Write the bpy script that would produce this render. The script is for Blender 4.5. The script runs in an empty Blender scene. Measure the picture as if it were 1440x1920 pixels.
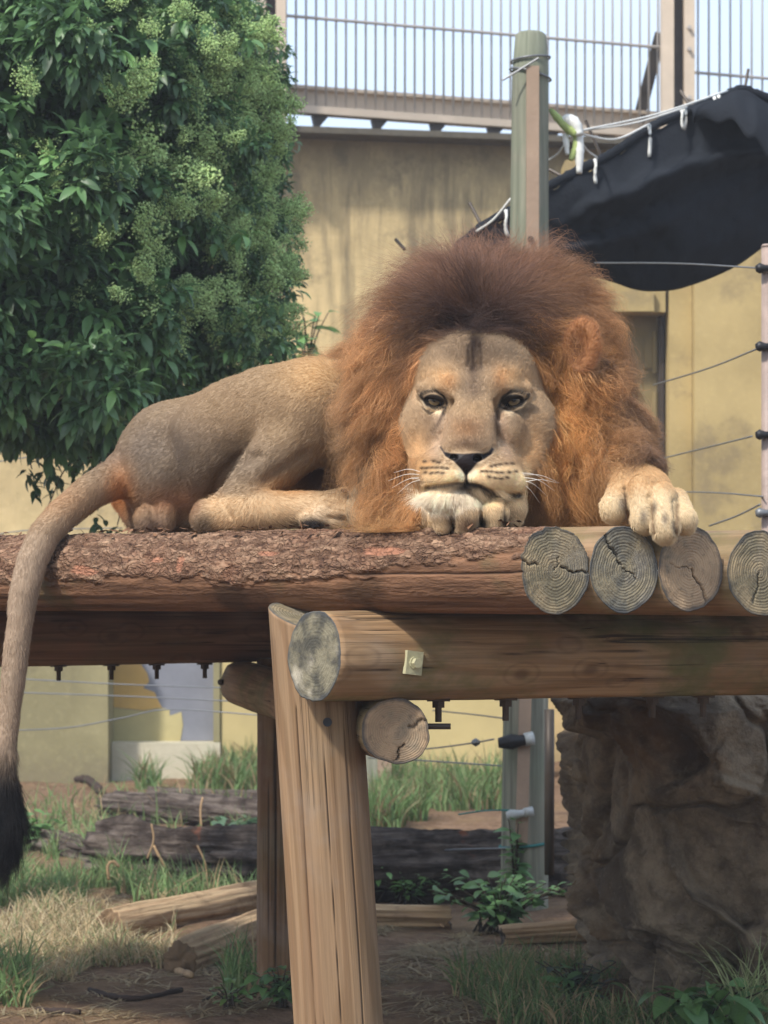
import bpy, bmesh, math, random
import numpy as np
from mathutils import Vector, Matrix, Euler
SC = bpy.context.scene
COL = SC.collection
rng = np.random.default_rng(7)
random.seed(7)
# ------------------------------------------------------------------ camera, sky, sun, exposure
H = 1.45            # eye height above the ground
FPX = 5000.0        # focal length in photograph pixels (1440 wide)
HOR = 1100.0        # photograph row of the horizon
cam = bpy.data.cameras.new('camera')
cam.sensor_fit = 'HORIZONTAL'; cam.sensor_width = 36.0
cam.lens = 36.0 * FPX / 1440.0
cam.shift_y = (HOR - 960.0) / 1440.0
cam.clip_start = 0.1; cam.clip_end = 2000
cam.dof.use_dof = True; cam.dof.focus_distance = 6.25; cam.dof.aperture_fstop = 13.0
camo = bpy.data.objects.new('camera', cam); COL.objects.link(camo)
camo.location = (0, 0, H); camo.rotation_euler = (math.radians(90), 0, 0)
SC.camera = camo
SUN = Vector((-0.45, -0.50, 0.75)).normalized()      # towards the sun
W = bpy.data.worlds.new('World'); SC.world = W; W.use_nodes = True
wn = W.node_tree; wn.nodes.clear()
sky = wn.nodes.new('ShaderNodeTexSky'); sky.sky_type = 'NISHITA'; sky.sun_disc = False
sky.sun_elevation = math.asin(SUN.z); sky.sun_rotation = math.atan2(SUN.x, SUN.y)
sky.air_density = 1.0; sky.dust_density = 2.5; sky.ozone_density = 1.0
bg = wn.nodes.new('ShaderNodeBackground'); bg.inputs['Strength'].default_value = 0.15
wo = wn.nodes.new('ShaderNodeOutputWorld')
# thin bright high cloud over the whole sky
tc = wn.nodes.new('ShaderNodeTexCoord')
mp = wn.nodes.new('ShaderNodeMapping'); mp.inputs['Scale'].default_value = (1, 1, 2.2)
cn = wn.nodes.new('ShaderNodeTexNoise'); cn.inputs['Scale'].default_value = 5.0; cn.inputs['Detail'].default_value = 6
cr = wn.nodes.new('ShaderNodeMapRange'); cr.inputs[1].default_value = 0.3; cr.inputs[2].default_value = 0.7
cr.inputs[3].default_value = 0.5; cr.inputs[4].default_value = 0.85
cm = wn.nodes.new('ShaderNodeMix'); cm.data_type = 'RGBA'; cm.inputs[7].default_value = (2.95, 3.5, 4.35, 1)
wn.links.new(tc.outputs['Generated'], mp.inputs['Vector']); wn.links.new(mp.outputs[0], cn.inputs['Vector'])
wn.links.new(cn.outputs[0], cr.inputs[0]); wn.links.new(cr.outputs[0], cm.inputs[0])
wn.links.new(sky.outputs[0], cm.inputs[6]); wn.links.new(cm.outputs[2], bg.inputs['Color'])
wn.links.new(bg.outputs[0], wo.inputs['Surface'])
sl = bpy.data.lights.new('sun', 'SUN'); sl.energy = 2.35; sl.angle = math.radians(4.0); sl.color = (1.0, 0.95, 0.88)
so = bpy.data.objects.new('sun', sl); COL.objects.link(so); so.rotation_euler = SUN.to_track_quat('Z', 'Y').to_euler()
so.location = (-8, -8, 14)
SC.view_settings.view_transform = 'Standard'; SC.view_settings.look = 'None'
SC.view_settings.exposure = 1.1; SC.view_settings.gamma = 1.0; SC.view_settings.use_curve_mapping = False
SC.render.engine = 'CYCLES'
SC.cycles.use_denoising = True; SC.cycles.denoiser = 'OPENIMAGEDENOISE'; SC.cycles.denoising_prefilter = 'ACCURATE'; SC.cycles.denoising_input_passes = 'RGB_ALBEDO_NORMAL'
SC.cycles.max_bounces = 6; SC.cycles.diffuse_bounces = 3; SC.cycles.glossy_bounces = 3; SC.cycles.transmission_bounces = 5
SC.cycles.transparent_max_bounces = 8; SC.cycles.caustics_reflective = False; SC.cycles.caustics_refractive = False
SC.cycles.sample_clamp_indirect = 4; SC.cycles.sample_clamp_direct = 12

# ------------------------------------------------------------------ helpers
def P(px, py, Y):
    return np.array(((px - 720) / FPX * Y, Y, H - (py - HOR) / FPX * Y))
def V3(a): return Vector((float(a[0]), float(a[1]), float(a[2])))
def gY(py): return FPX * H / (py - HOR)             # distance of the ground seen at row py
def srgb(r, g, b):
    f = lambda c: ((c / 255 + 0.055) / 1.055) ** 2.4 if c > 10 else c / 255 / 12.92
    return (f(r), f(g), f(b))
def c4(c): return (c[0], c[1], c[2], 1.0)

def tag(o, label=None, cat=None, group=None, kind=None):
    if label: o['label'] = label
    if cat: o['category'] = cat
    if group: o['group'] = group
    if kind: o['kind'] = kind
    return o
def thing(name, loc, label, cat, group=None):
    o = bpy.data.objects.new(name, None); COL.objects.link(o); o.location = V3(loc)
    o.empty_display_size = 0.1
    return tag(o, label, cat, group)
def link(o, parent=None, M=None):
    COL.objects.link(o)
    if parent is not None:
        o.parent = parent
        o.matrix_parent_inverse = Matrix.Identity(4)
        base = WM.get(parent.name, None)
        if base is None: base = Matrix.Translation(parent.location)
        Ml = base.inverted() @ (M if M is not None else Matrix.Identity(4))
        o.matrix_basis = Ml
        WM[o.name] = base @ Ml
    elif M is not None:
        o.matrix_basis = M; WM[o.name] = M
    else:
        WM[o.name] = Matrix.Identity(4)
    return o
WM = {}
def mesh(name, Vv, F, mats=None, smooth=True, mi=None, attrs=None):
    """numpy verts (n,3); F: array (m,k) or list of such arrays"""
    Vv = np.asarray(Vv, np.float32)
    Fs = F if isinstance(F, list) else [F]
    Fs = [np.asarray(f, np.int32) for f in Fs if len(f)]
    loops = np.concatenate([f.ravel() for f in Fs]); tot = np.concatenate([np.full(len(f), f.shape[1], np.int32) for f in Fs])
    start = np.concatenate([[0], np.cumsum(tot)[:-1]]).astype(np.int32)
    me = bpy.data.meshes.new(name)
    me.vertices.add(len(Vv)); me.vertices.foreach_set('co', Vv.ravel())
    me.loops.add(len(loops)); me.loops.foreach_set('vertex_index', loops)
    me.polygons.add(len(tot)); me.polygons.foreach_set('loop_start', start); me.polygons.foreach_set('loop_total', tot)
    if mi is not None: me.polygons.foreach_set('material_index', np.asarray(mi, np.int32))
    me.polygons.foreach_set('use_smooth', np.full(len(tot), bool(smooth)))
    for k, a in (attrs or {}).items():
        a = np.asarray(a, np.float32)
        if a.ndim == 1:
            at = me.attributes.new(k, 'FLOAT', 'POINT'); at.data.foreach_set('value', a)
        else:
            if a.shape[1] == 3: a = np.hstack([a, np.ones((len(a), 1), np.float32)])
            at = me.attributes.new(k, 'FLOAT_COLOR', 'POINT'); at.data.foreach_set('color', a.ravel())
    if mats is not None:
        for m in (mats if isinstance(mats, (list, tuple)) else [mats]): me.materials.append(m)
    me.update(calc_edges=True); me.validate()
    return me
def obj(name, me, parent=None, M=None):
    return link(bpy.data.objects.new(name, me), parent, M)

class B:
    """collects simple solids into one mesh"""
    def __init__(s): s.v = []; s.f4 = []; s.f3 = []; s.n = 0
    def add(s, v, f4=None, f3=None):
        v = np.asarray(v, float)
        if f4 is not None and len(f4): s.f4.append(np.asarray(f4) + s.n)
        if f3 is not None and len(f3): s.f3.append(np.asarray(f3) + s.n)
        s.v.append(v); s.n += len(v)
    def box(s, c, size, R=None):
        h = np.array(size) / 2
        v = np.array([[x, y, z] for x in (-1, 1) for y in (-1, 1) for z in (-1, 1)]) * h
        if R is not None: v = v @ np.array(R).T
        s.add(v + np.array(c), [[0, 1, 3, 2], [4, 6, 7, 5], [0, 4, 5, 1], [2, 3, 7, 6], [0, 2, 6, 4], [1, 5, 7, 3]])
    def bar(s, a, b, w, t, up=(0, 0, 1)):
        a = np.array(a, float); b = np.array(b, float); d = b - a; L = np.linalg.norm(d); d /= L
        u = np.array(up, float); u -= d * (u @ d)
        if np.linalg.norm(u) < 1e-4: u = np.array((1.0, 0, 0)); u -= d * (u @ d)
        u /= np.linalg.norm(u); r = np.cross(d, u)
        s.box((a + b) / 2, (L, w, t), np.stack([d, r, u], 1))
    def tube(s, pts, r, n=8, cap=True):
        pts = np.asarray(pts, float); m = len(pts); r = np.broadcast_to(np.asarray(r, float), (m,))
        t = np.gradient(pts, axis=0); t /= np.linalg.norm(t, axis=1)[:, None] + 1e-12
        ref = np.array((0.0, 0, 1)) if abs(t[0, 2]) < 0.9 else np.array((1.0, 0, 0))
        u = np.cross(t, ref); u /= np.linalg.norm(u, axis=1)[:, None] + 1e-12
        w = np.cross(t, u); a = np.linspace(0, 2 * np.pi, n, endpoint=False)
        v = pts[:, None] + r[:, None, None] * (np.cos(a)[None, :, None] * u[:, None] + np.sin(a)[None, :, None] * w[:, None])
        i = np.arange(m - 1)[:, None] * n; j = np.arange(n)[None]
        f = np.stack([i + j, i + (j + 1) % n, i + n + (j + 1) % n, i + n + j], -1).reshape(-1, 4)
        v = v.reshape(-1, 3); f3 = None
        if cap:
            v = np.vstack([v, pts[:1], pts[-1:]]); k = m * n
            f3 = [[k, (q + 1) % n, q] for q in range(n)] + [[k + 1, (m - 1) * n + q, (m - 1) * n + (q + 1) % n] for q in range(n)]
        s.add(v, f, f3)
    def build(s, name, mat, parent=None, M=None, smooth=False):
        F = []
        if s.f4: F.append(np.vstack(s.f4))
        if s.f3: F.append(np.vstack(s.f3))
        return obj(name, mesh(name, np.vstack(s.v), F, mat, smooth), parent, M)

def bez(pts, n):
    """Catmull-Rom through pts"""
    p = np.asarray(pts, float); p = np.vstack([2 * p[0] - p[1], p, 2 * p[-1] - p[-2]])
    out = []; m = len(p) - 3
    for k in range(n):
        u = k / (n - 1) * m; i = min(int(u), m - 1); t = u - i
        a, b, c, d = p[i], p[i + 1], p[i + 2], p[i + 3]
        out.append(0.5 * ((2 * b) + (-a + c) * t + (2 * a - 5 * b + 4 * c - d) * t * t + (-a + 3 * b - 3 * c + d) * t ** 3))
    return np.array(out)

# numpy noise
def _h(i, j, k, seed):
    n = (i.astype(np.int64) * 374761393 + j.astype(np.int64) * 668265263 + k.astype(np.int64) * 1274126177 + seed * 974634777) & 0xffffffff
    n = ((n ^ (n >> 13)) * 1274126177) & 0xffffffff
    n = ((n ^ (n >> 16)) * 2246822519) & 0xffffffff
    return ((n ^ (n >> 15)) & 0xffffff).astype(np.float32) / 0xffffff
def vn(p, seed=0):
    p = np.asarray(p, np.float32); f = np.floor(p); i = f.astype(np.int64); t = p - f; t = t * t * t * (t * (t * 6 - 15) + 10)
    x, y, z = i[..., 0], i[..., 1], i[..., 2]; a, b, c = t[..., 0], t[..., 1], t[..., 2]
    def L(u, v, w): return u + (v - u) * w
    return L(L(L(_h(x, y, z, seed), _h(x + 1, y, z, seed), a), L(_h(x, y + 1, z, seed), _h(x + 1, y + 1, z, seed), a), b),
             L(L(_h(x, y, z + 1, seed), _h(x + 1, y, z + 1, seed), a), L(_h(x, y + 1, z + 1, seed), _h(x + 1, y + 1, z + 1, seed), a), b), c) * 2 - 1
def fbm(p, o=4, seed=0, g=0.5):
    p = np.asarray(p, np.float32); s = 0; a = 1.0; t = 0
    for k in range(o):
        s = s + a * vn(p * (2.03 ** k) + k * 17.3, seed + k); t += a; a *= g
    return s / t
def cells(q, seed=0):
    """2-D worley: returns F1, F2, cell id random"""
    f = np.floor(q); best = np.full(len(q), 9.0); sec = np.full(len(q), 9.0); cid = np.zeros(len(q))
    z = np.zeros(len(q))
    for dx in (-1, 0, 1):
        for dy in (-1, 0, 1):
            cx = f[:, 0] + dx; cy = f[:, 1] + dy
            jx = _h(cx, cy, z, seed); jy = _h(cx, cy, z, seed + 1)
            d = np.hypot(q[:, 0] - cx - jx, q[:, 1] - cy - jy)
            r = _h(cx, cy, z, seed + 2); m = d < best
            sec = np.where(m, best, np.minimum(sec, d)); cid = np.where(m, r, cid); best = np.where(m, d, best)
    return best, sec, cid
def unit(v): return v / (np.linalg.norm(v, axis=-1, keepdims=True) + 1e-9)
def ss(a, b, x):
    t = np.clip((x - a) / (b - a), 0, 1); return t * t * (3 - 2 * t)
def frame(d):
    d = np.asarray(d, float) / np.linalg.norm(d)
    ref = np.array((0, 0, 1.0)) if abs(d[2]) < 0.95 else np.array((0, -1.0, 0))
    x = np.cross(ref, d); x /= np.linalg.norm(x); y = np.cross(d, x)
    return x, y, d
def mat4(o, x, y, z):
    return Matrix(((x[0], y[0], z[0], o[0]), (x[1], y[1], z[1], o[1]), (x[2], y[2], z[2], o[2]), (0, 0, 0, 1)))

# node helpers
def N(nt, t, ins=None, **pr):
    n = nt.nodes.new('ShaderNode' + t)
    for k, v in pr.items(): setattr(n, k, v)
    for k, v in (ins or {}).items():
        s = n.inputs[k]
        if isinstance(v, bpy.types.NodeSocket): nt.links.new(v, s)
        else: s.default_value = v
    return n
def newmat(name, rough=0.7, spec=0.3):
    m = bpy.data.materials.new(name); m.use_nodes = True; nt = m.node_tree; nt.nodes.clear()
    out = N(nt, 'OutputMaterial'); b = N(nt, 'BsdfPrincipled', {'Roughness': rough, 'Specular IOR Level': spec})
    nt.links.new(b.outputs[0], out.inputs[0])
    return m, nt, b, out
def noise(nt, vec, scale, detail=4, rough=0.55, dist=0.0, w=None):
    return N(nt, 'TexNoise', {'Vector': vec, 'Scale': scale, 'Detail': detail, 'Roughness': rough, 'Distortion': dist}).outputs[0]
def mapv(nt, vec, scale=(1, 1, 1), loc=(0, 0, 0)):
    return N(nt, 'Mapping', {'Vector': vec, 'Scale': scale, 'Location': loc}).outputs[0]
def math_(nt, op, a, b=0.0, clamp=False):
    return N(nt, 'Math', {0: a, 1: b}, operation=op, use_clamp=clamp).outputs[0]
def rng_(nt, v, a, b, c=0.0, d=1.0):
    return N(nt, 'MapRange', {0: v, 1: a, 2: b, 3: c, 4: d}, interpolation_type='SMOOTHSTEP').outputs[0]
def ramp(nt, f, stops):
    n = N(nt, 'ValToRGB', {0: f}); e = n.color_ramp.elements
    while len(e) < len(stops): e.new(0.5)
    for q, (p, c) in zip(e, stops): q.position = p; q.color = c4(c)
    return n.outputs[0]
def mix(nt, f, a, b, blend='MIX'):
    n = N(nt, 'Mix', None, data_type='RGBA', blend_type=blend)
    for i, v in ((0, f), (6, a), (7, b)):
        if isinstance(v, bpy.types.NodeSocket): nt.links.new(v, n.inputs[i])
        else: n.inputs[i].default_value = v if i == 0 else c4(v)
    return n.outputs[2]
def bump(nt, b, h, dist=0.01, strength=1.0):
    n = N(nt, 'Bump', {'Height': h, 'Distance': dist, 'Strength': strength}); nt.links.new(n.outputs[0], b.inputs['Normal'])
def texco(nt, kind='Object'): return N(nt, 'TexCoord').outputs[kind]
def attr(nt, name, out='Color'): return N(nt, 'Attribute', None, attribute_name=name).outputs[out]
def setc(nt, b, c, key='Base Color'):
    if isinstance(c, bpy.types.NodeSocket): nt.links.new(c, b.inputs[key])
    else: b.inputs[key].default_value = c4(c)
def plain(name, c, rough=0.6, metal=0.0, var=0.25, scale=12, bmp=0.002):
    m, nt, b, o = newmat(name, rough); v = texco(nt)
    n1 = noise(nt, v, scale, 5); n2 = noise(nt, v, scale * 6, 3)
    dark = tuple(x * (1 - var) for x in c); lite = tuple(min(1, x * (1 + var)) for x in c)
    cc = ramp(nt, n1, [(0.3, dark), (0.55, c), (0.75, lite)])
    cc = mix(nt, math_(nt, 'MULTIPLY', n2, 0.35), cc, tuple(x * 0.6 for x in c))
    setc(nt, b, cc); b.inputs['Metallic'].default_value = metal
    if bmp: bump(nt, b, n2, bmp)
    return m
QUICK_HAIR = 1.0
# ------------------------------------------------------------------ materials of the setting
def wall_material(name, base, dark, top_z, streak=1.0, rough_scale=1.0):
    m, nt, b, o = newmat(name, 0.9, 0.12); v = texco(nt)
    big = noise(nt, v, 0.9, 5, 0.6); st = noise(nt, mapv(nt, v, (2.4, 2.4, 0.3)), 1.0, 7, 0.66, 0.3); st2 = noise(nt, mapv(nt, v, (9, 9, 1.1)), 1.0, 6, 0.7); fine = noise(nt, v, 22, 5, 0.6)
    c = mix(nt, rng_(nt, big, 0.35, 0.65), base, tuple(x * 0.74 for x in base)); c = mix(nt, rng_(nt, fine, 0.5, 0.8, 0, 0.35), c, tuple(x * 1.25 for x in base))
    z = N(nt, 'SeparateXYZ', {0: v}).outputs[2]
    d = math_(nt, 'SUBTRACT', top_z, z)
    # weather streaks running down from the coping
    reach = math_(nt, 'MULTIPLY', rng_(nt, st, 0.30, 0.68), 2.6)
    s1 = rng_(nt, math_(nt, 'SUBTRACT', reach, d), -0.9, 1.1)
    s0 = rng_(nt, math_(nt, 'ADD', d, math_(nt, 'MULTIPLY', math_(nt, 'SUBTRACT', noise(nt, mapv(nt, v, (3, 3, 1.5)), 1.0, 6, 0.7), 0.5), 1.5)), 0.75, 0.0)
    s = math_(nt, 'MAXIMUM', math_(nt, 'MULTIPLY', s1, math_(nt, 'MULTIPLY', rng_(nt, st2, 0.25, 0.6), 0.7)), math_(nt, 'MULTIPLY', s0, 0.65))
    c = mix(nt, math_(nt, 'MULTIPLY', s, streak), c, dark)
    c = mix(nt, math_(nt, 'MULTIPLY', rng_(nt, noise(nt, v, 2.3, 6, 0.7), 0.52, 0.68), 0.5), c, dark)
    # grime at the foot
    c = mix(nt, math_(nt, 'MULTIPLY', rng_(nt, math_(nt, 'ADD', z, math_(nt, 'MULTIPLY', fine, 0.35)), 0.5, 0.1), 0.55), c, (0.16, 0.13, 0.09))
    setc(nt, b, c); bump(nt, b, math_(nt, 'ADD', fine, math_(nt, 'MULTIPLY', big, 1.5)), 0.012 * rough_scale, 0.7); return m
OCHRE = srgb(210, 186, 138); YEL = srgb(172, 152, 106)
M_wall = wall_material('stained_render', OCHRE, (0.10, 0.085, 0.06), 5.08, 1.0, 0.35)
M_wall2 = wall_material('yellow_render', YEL, (0.16, 0.125, 0.08), 6.5, 0.35, 0.3)
M_wall3 = wall_material('base_render', srgb(146, 138, 104), (0.11, 0.095, 0.06), 3.0, 0.5, 0.5)
M_steel = plain('beige_steel', srgb(196, 180, 160), 0.55, 0.0, 0.12, 3, 0)
M_bars = plain('grey_steel', srgb(168, 162, 156), 0.5, 0.0, 0.1, 3, 0)
M_dark = plain('dark_steel', srgb(70, 62, 55), 0.5, 0.3, 0.2, 8, 0)
M_door = plain('door_paint', srgb(128, 112, 76), 0.7, 0.0, 0.2, 2.5, 0.002)
M_patch = plain('board_grey', srgb(128, 130, 138), 0.75, 0.0, 0.15, 4, 0.002)
M_ochre = plain('board_ochre', srgb(200, 164, 98), 0.75, 0.0, 0.15, 3, 0.002)
M_sill = plain('pale_concrete', srgb(190, 182, 158), 0.9, 0.0, 0.15, 4, 0.004)

# ------------------------------------------------------------------ back wall with weathered coping
def wall_grid(name, a, b, z0, z1, t, mat, nx=80, nz=50, amp=0.02, seed=1, parent=None, ztop=None):
    """slab from a to b (ground points), front face uneven"""
    a = np.array(a, float); b = np.array(b, float); d = (b - a); L = np.linalg.norm(d); d /= L; n = np.array((d[1], -d[0], 0))
    if n[1] > 0: n = -n
    u, w = np.meshgrid(np.linspace(0, 1, nx), np.linspace(0, 1, nz), indexing='ij')
    p = a + u[..., None] * L * d; p[..., 2] = z0 + w * (z1 - z0)
    f = p + n * (amp * fbm(p.reshape(-1, 3) * 1.3, 4, seed).reshape(u.shape) * np.minimum(1, 8 * np.minimum(w, 1 - w)) )[..., None]
    bk = p - n * t
    V = np.vstack([f.reshape(-1, 3), bk.reshape(-1, 3)]); k = nx * nz
    i = (np.arange(nx - 1)[:, None] * nz + np.arange(nz - 1)[None]).ravel()
    q = np.stack([i, i + nz, i + nz + 1, i + 1], 1); F = [q, q[:, ::-1] + k]
    top = np.arange(nx) * nz + nz - 1; bot = np.arange(nx) * nz; lf = np.arange(nz); rt = (nx - 1) * nz + np.arange(nz)
    def strip(e, fl):
        s = np.stack([e[:-1], e[1:], e[1:] + k, e[:-1] + k], 1); return s[:, ::-1] if fl else s
    F += [strip(top, False), strip(bot, True), strip(lf, True), strip(rt, False)]
    me = mesh(name, V, [np.vstack(F)], mat, False); return obj(name, me, parent)
WA = np.array((-6.2, 20.55, 0)); WB_ = np.array((2.75, 22.45, 0))
back = thing('retaining_wall', (-2, 21.5, 0), 'tall ochre concrete wall with black rain streaks under the bar fence', 'wall')
wall_grid('wall_face', WA, WB_, -0.3, 5.10, 0.35, M_wall, 180, 90, 0.03, 3, back)
bb = B(); dr = (WB_ - WA) / np.linalg.norm(WB_ - WA); bb.bar(WA + (0, -0.06, 5.125), WB_ + (0, -0.06, 5.125), 0.5, 0.05)
bb.build('coping', plain('dark_coping', srgb(92, 86, 74), 0.9), back)

# lower yellow building at the right with a deep doorway
yb = thing('keeper_building', (2.6, 20.6, 0), 'yellow rendered den building with a deep metal doorway', 'building')
YB = 20.3
def X(px, Y): return (px - 720) / FPX * Y
def Z(py, Y): return H - (py - HOR) / FPX * Y
x0, x1 = X(1120, YB), X(1254, YB); zt = Z(300, YB); zl = Z(585, YB)
def slab(name, xa, xb, za, zb, ya, yb_, mat, parent):
    q = B(); q.box(((xa + xb) / 2, (ya + yb_) / 2, (za + zb) / 2), (xb - xa, abs(yb_ - ya), zb - za)); return q.build(name, mat, parent)
slab('wall', X(1060, YB), x1 - 0.025, zl, zt, YB, YB + 0.5, M_wall2, yb)                  # lintel wall
q = B(); q.box((0.5 * (X(1060, YB) + X(1225, YB)), YB - 0.03, zl + 0.075), (X(1225, YB) - X(1060, YB), 0.055, 0.15)); q.build('lintel', M_wall2, yb)
slab('wall', x1, X(1297, YB), -0.2, zt, YB - 0.02, YB + 0.5, M_wall2, yb)                    # jamb pier
slab('wall', X(1297, YB) + 0.004, X(1297, YB) + 3.2, -0.2, zt, YB - 0.16, YB + 0.5, M_wall2, yb)   # panel at the right
slab('door', X(1110, YB), x1 - 0.06, 0.0, zl + 0.15, YB + 0.30, YB + 0.34, M_door, yb)
for zc in (Z(655, YB), Z(770, YB)):
    q = B(); q.tube([(x1 - 0.075, YB + 0.27, zc - 0.16), (x1 - 0.075, YB + 0.27, zc + 0.16)], 0.022, 8); q.box((x1 - 0.11, YB + 0.285, zc), (0.1, 0.02, 0.24)); q.build('hinge', M_door, yb)
slab('door_frame', x1 - 0.055, x1 - 0.015, 0.0, zl - 0.01, YB + 0.2, YB + 0.4, M_dark, yb)

# foot of the wall seen under the platform
fb = thing('plinth_wall', (-2.4, 19.5, 0), 'low yellow-green plinth wall with a boarded grey opening', 'wall')
FY = 19.9
slab('wall', X(-260, FY), X(209, FY), -0.2, Z(1150, FY), FY - 0.25, FY + 0.3, M_wall3, fb)
slab('wall', X(414, FY), X(960, FY), -0.2, Z(1150, FY), FY + 0.02, FY + 0.5, plain('plinth_yellow', srgb(188, 170, 120), 0.9, 0, 0.14, 1.5, 0.004), fb)
slab('sill', X(209, FY) + 0.004, X(414, FY) - 0.004, -0.2, Z(1392, FY), FY - 0.02, FY + 0.5, M_sill, fb)
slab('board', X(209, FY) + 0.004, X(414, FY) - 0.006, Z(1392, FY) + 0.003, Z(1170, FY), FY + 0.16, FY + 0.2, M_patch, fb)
q = B()    # jagged ochre patch with a paler one below, set on the grey board
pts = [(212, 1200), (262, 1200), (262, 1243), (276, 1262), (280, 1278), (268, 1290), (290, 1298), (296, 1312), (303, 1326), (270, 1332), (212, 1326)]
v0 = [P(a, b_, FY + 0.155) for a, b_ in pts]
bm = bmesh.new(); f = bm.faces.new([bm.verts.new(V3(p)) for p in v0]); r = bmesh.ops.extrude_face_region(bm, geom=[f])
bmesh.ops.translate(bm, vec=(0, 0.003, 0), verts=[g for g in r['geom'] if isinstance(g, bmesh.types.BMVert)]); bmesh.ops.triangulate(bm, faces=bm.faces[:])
me = bpy.data.meshes.new('board_patch'); bm.to_mesh(me); bm.free(); me.materials.append(M_ochre); obj('board_patch', me, fb)
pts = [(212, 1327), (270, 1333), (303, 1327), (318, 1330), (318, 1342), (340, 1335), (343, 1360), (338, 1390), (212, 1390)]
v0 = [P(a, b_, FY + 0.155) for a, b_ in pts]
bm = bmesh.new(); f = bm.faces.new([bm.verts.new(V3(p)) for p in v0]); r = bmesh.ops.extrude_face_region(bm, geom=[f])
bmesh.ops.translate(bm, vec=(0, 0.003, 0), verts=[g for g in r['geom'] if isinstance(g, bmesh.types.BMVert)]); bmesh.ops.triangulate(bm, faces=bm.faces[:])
me = bpy.data.meshes.new('board_patch'); bm.to_mesh(me); bm.free(); me.materials.append(plain('board_pale', srgb(176, 164, 118), 0.8, 0, 0.15, 3, 0.002)); obj('board_patch', me, fb)
slab('jamb', X(400, FY), X(414, FY) - 0.007, Z(1392, FY) + 0.003, Z(1150, FY), FY + 0.0, FY + 0.155, M_wall3, fb)

# ------------------------------------------------------------------ steel bar fence on the wall
FA = np.array((X(430, 21.35), 21.35, 0)); FB_ = np.array((X(1265, 22.85), 22.85, 0)); fd = (FB_ - FA); FL = np.linalg.norm(fd); fd /= FL
def fence_panel(label, a, L, d, z0, z1, rail, sp, group):
    t = thing('bar_fence', a + (0, 0, z0), label, 'fence', group)
    n = np.array((-d[1], d[0], 0))
    q = B(); c = a + d * L / 2 + n * 0.05
    R = np.stack([d, n, np.array((0, 0, 1.0))], 1)
    q.box(c + (0, 0, z0 + 0.03) - n * 0.03, (L, 0.14, 0.06), R); q.build('lower_flange', M_steel, t)
    q = B(); q.box(c + (0, 0, z0 + 0.14) + n * 0.10, (L, 0.012, 0.16), R); q.build('beam_web', M_steel, t)
    q = B(); q.box(c + (0, 0, z0 + 0.235) + n * 0.09, (L, 0.10, 0.028), R); q.build('upper_flange', M_steel, t)
    q = B(); q.tube([a + (0, 0, rail) - n * 0.045, a + d * L + (0, 0, rail) - n * 0.045], 0.014, 8); q.build('rail', M_bars, t)
    q = B(); q.tube([(0, 0, z0 + 0.061), (0, 0, z1)], 0.0095, 8); me = None
    k = int(L / sp)
    for i in range(k):
        pos = a + d * (i + 0.5) * sp - n * 0.015
        if me is None:
            o = q.build('bar', M_bars, t, Matrix.Translation(V3(pos)), True); me = o.data
        else: obj('bar', me, t, Matrix.Translation(V3(pos)))
    for i in range(int(L / 0.52)):
        pos = a + d * (0.2 + i * 0.52) + n * 0.02
        q2 = B(); e = 0.05; q2.add([pos + d * 0 + (0, 0, z0 - 0.002), pos + d * 0.14 + (0, 0, z0 - 0.002), pos + d * 0.03 + (0, 0, z0 - 0.13), pos + n * e + (0, 0, z0 - 0.002), pos + n * e + d * 0.14 + (0, 0, z0 - 0.002), pos + n * e + d * 0.03 + (0, 0, z0 - 0.13)],
               [[0, 3, 4, 1], [1, 4, 5, 2], [2, 5, 3, 0]], [[0, 1, 2], [3, 5, 4]]); q2.build('bracket', M_dark, t)
    return t
fence_panel('beige steel bar fence panel standing between two posts on the ochre wall', FA, FL, fd, 5.28, 7.4, 6.05, 0.0865, 'bar fence panels')
d2 = np.array((0.93, 0.37, 0)); d2 /= np.linalg.norm(d2)
fence_panel('bar fence panel above the black shade cloth ridge', FB_ + d2 * 0.06, 2.2, d2, 5.28, 7.4, 5.86, 0.105, 'bar fence panels')
def fence_post(label, px, Y, wide):
    t = thing('fence_post', (X(px, Y), Y, 5.1), label, 'fence post', 'fence posts'); w = wide / FPX * Y
    x = X(px, Y)
    for nme, dx, dy, sx, m_ in (('flange', -w * 0.30, -0.10, w * 0.34, M_steel), ('web', 0, 0.0, w * 0.34, M_dark), ('flange', w * 0.32, -0.08, w * 0.3, M_steel)):
        q = B(); q.box((x + dx, Y + dy, 6.3), (sx, 0.05 if nme == 'web' else 0.16, 2.4)); q.build(nme, m_, t)
    for zz in (Z(100, Y), Z(190, Y), Z(60, Y)):
        q = B(); q.tube([(x + w * .3, Y - 0.2, zz), (x + w * .3, Y - 0.15, zz)], 0.018, 6); q.build('bolt', M_bars, t)
    return t
fence_post('double steel fence post beside the shrub', 508, 21.45, 62)
tp = fence_post('double steel fence post with a diagonal brace near the shade cloth', 1268, 22.7, 66)
q = B(); q.bar((X(1240, 22.75), 22.8, Z(60, 22.75)), (X(1190, 22.75), 22.95, Z(262, 22.75)), 0.10, 0.05, (0, 1, 0)); q.build('brace', M_dark, tp)

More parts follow.
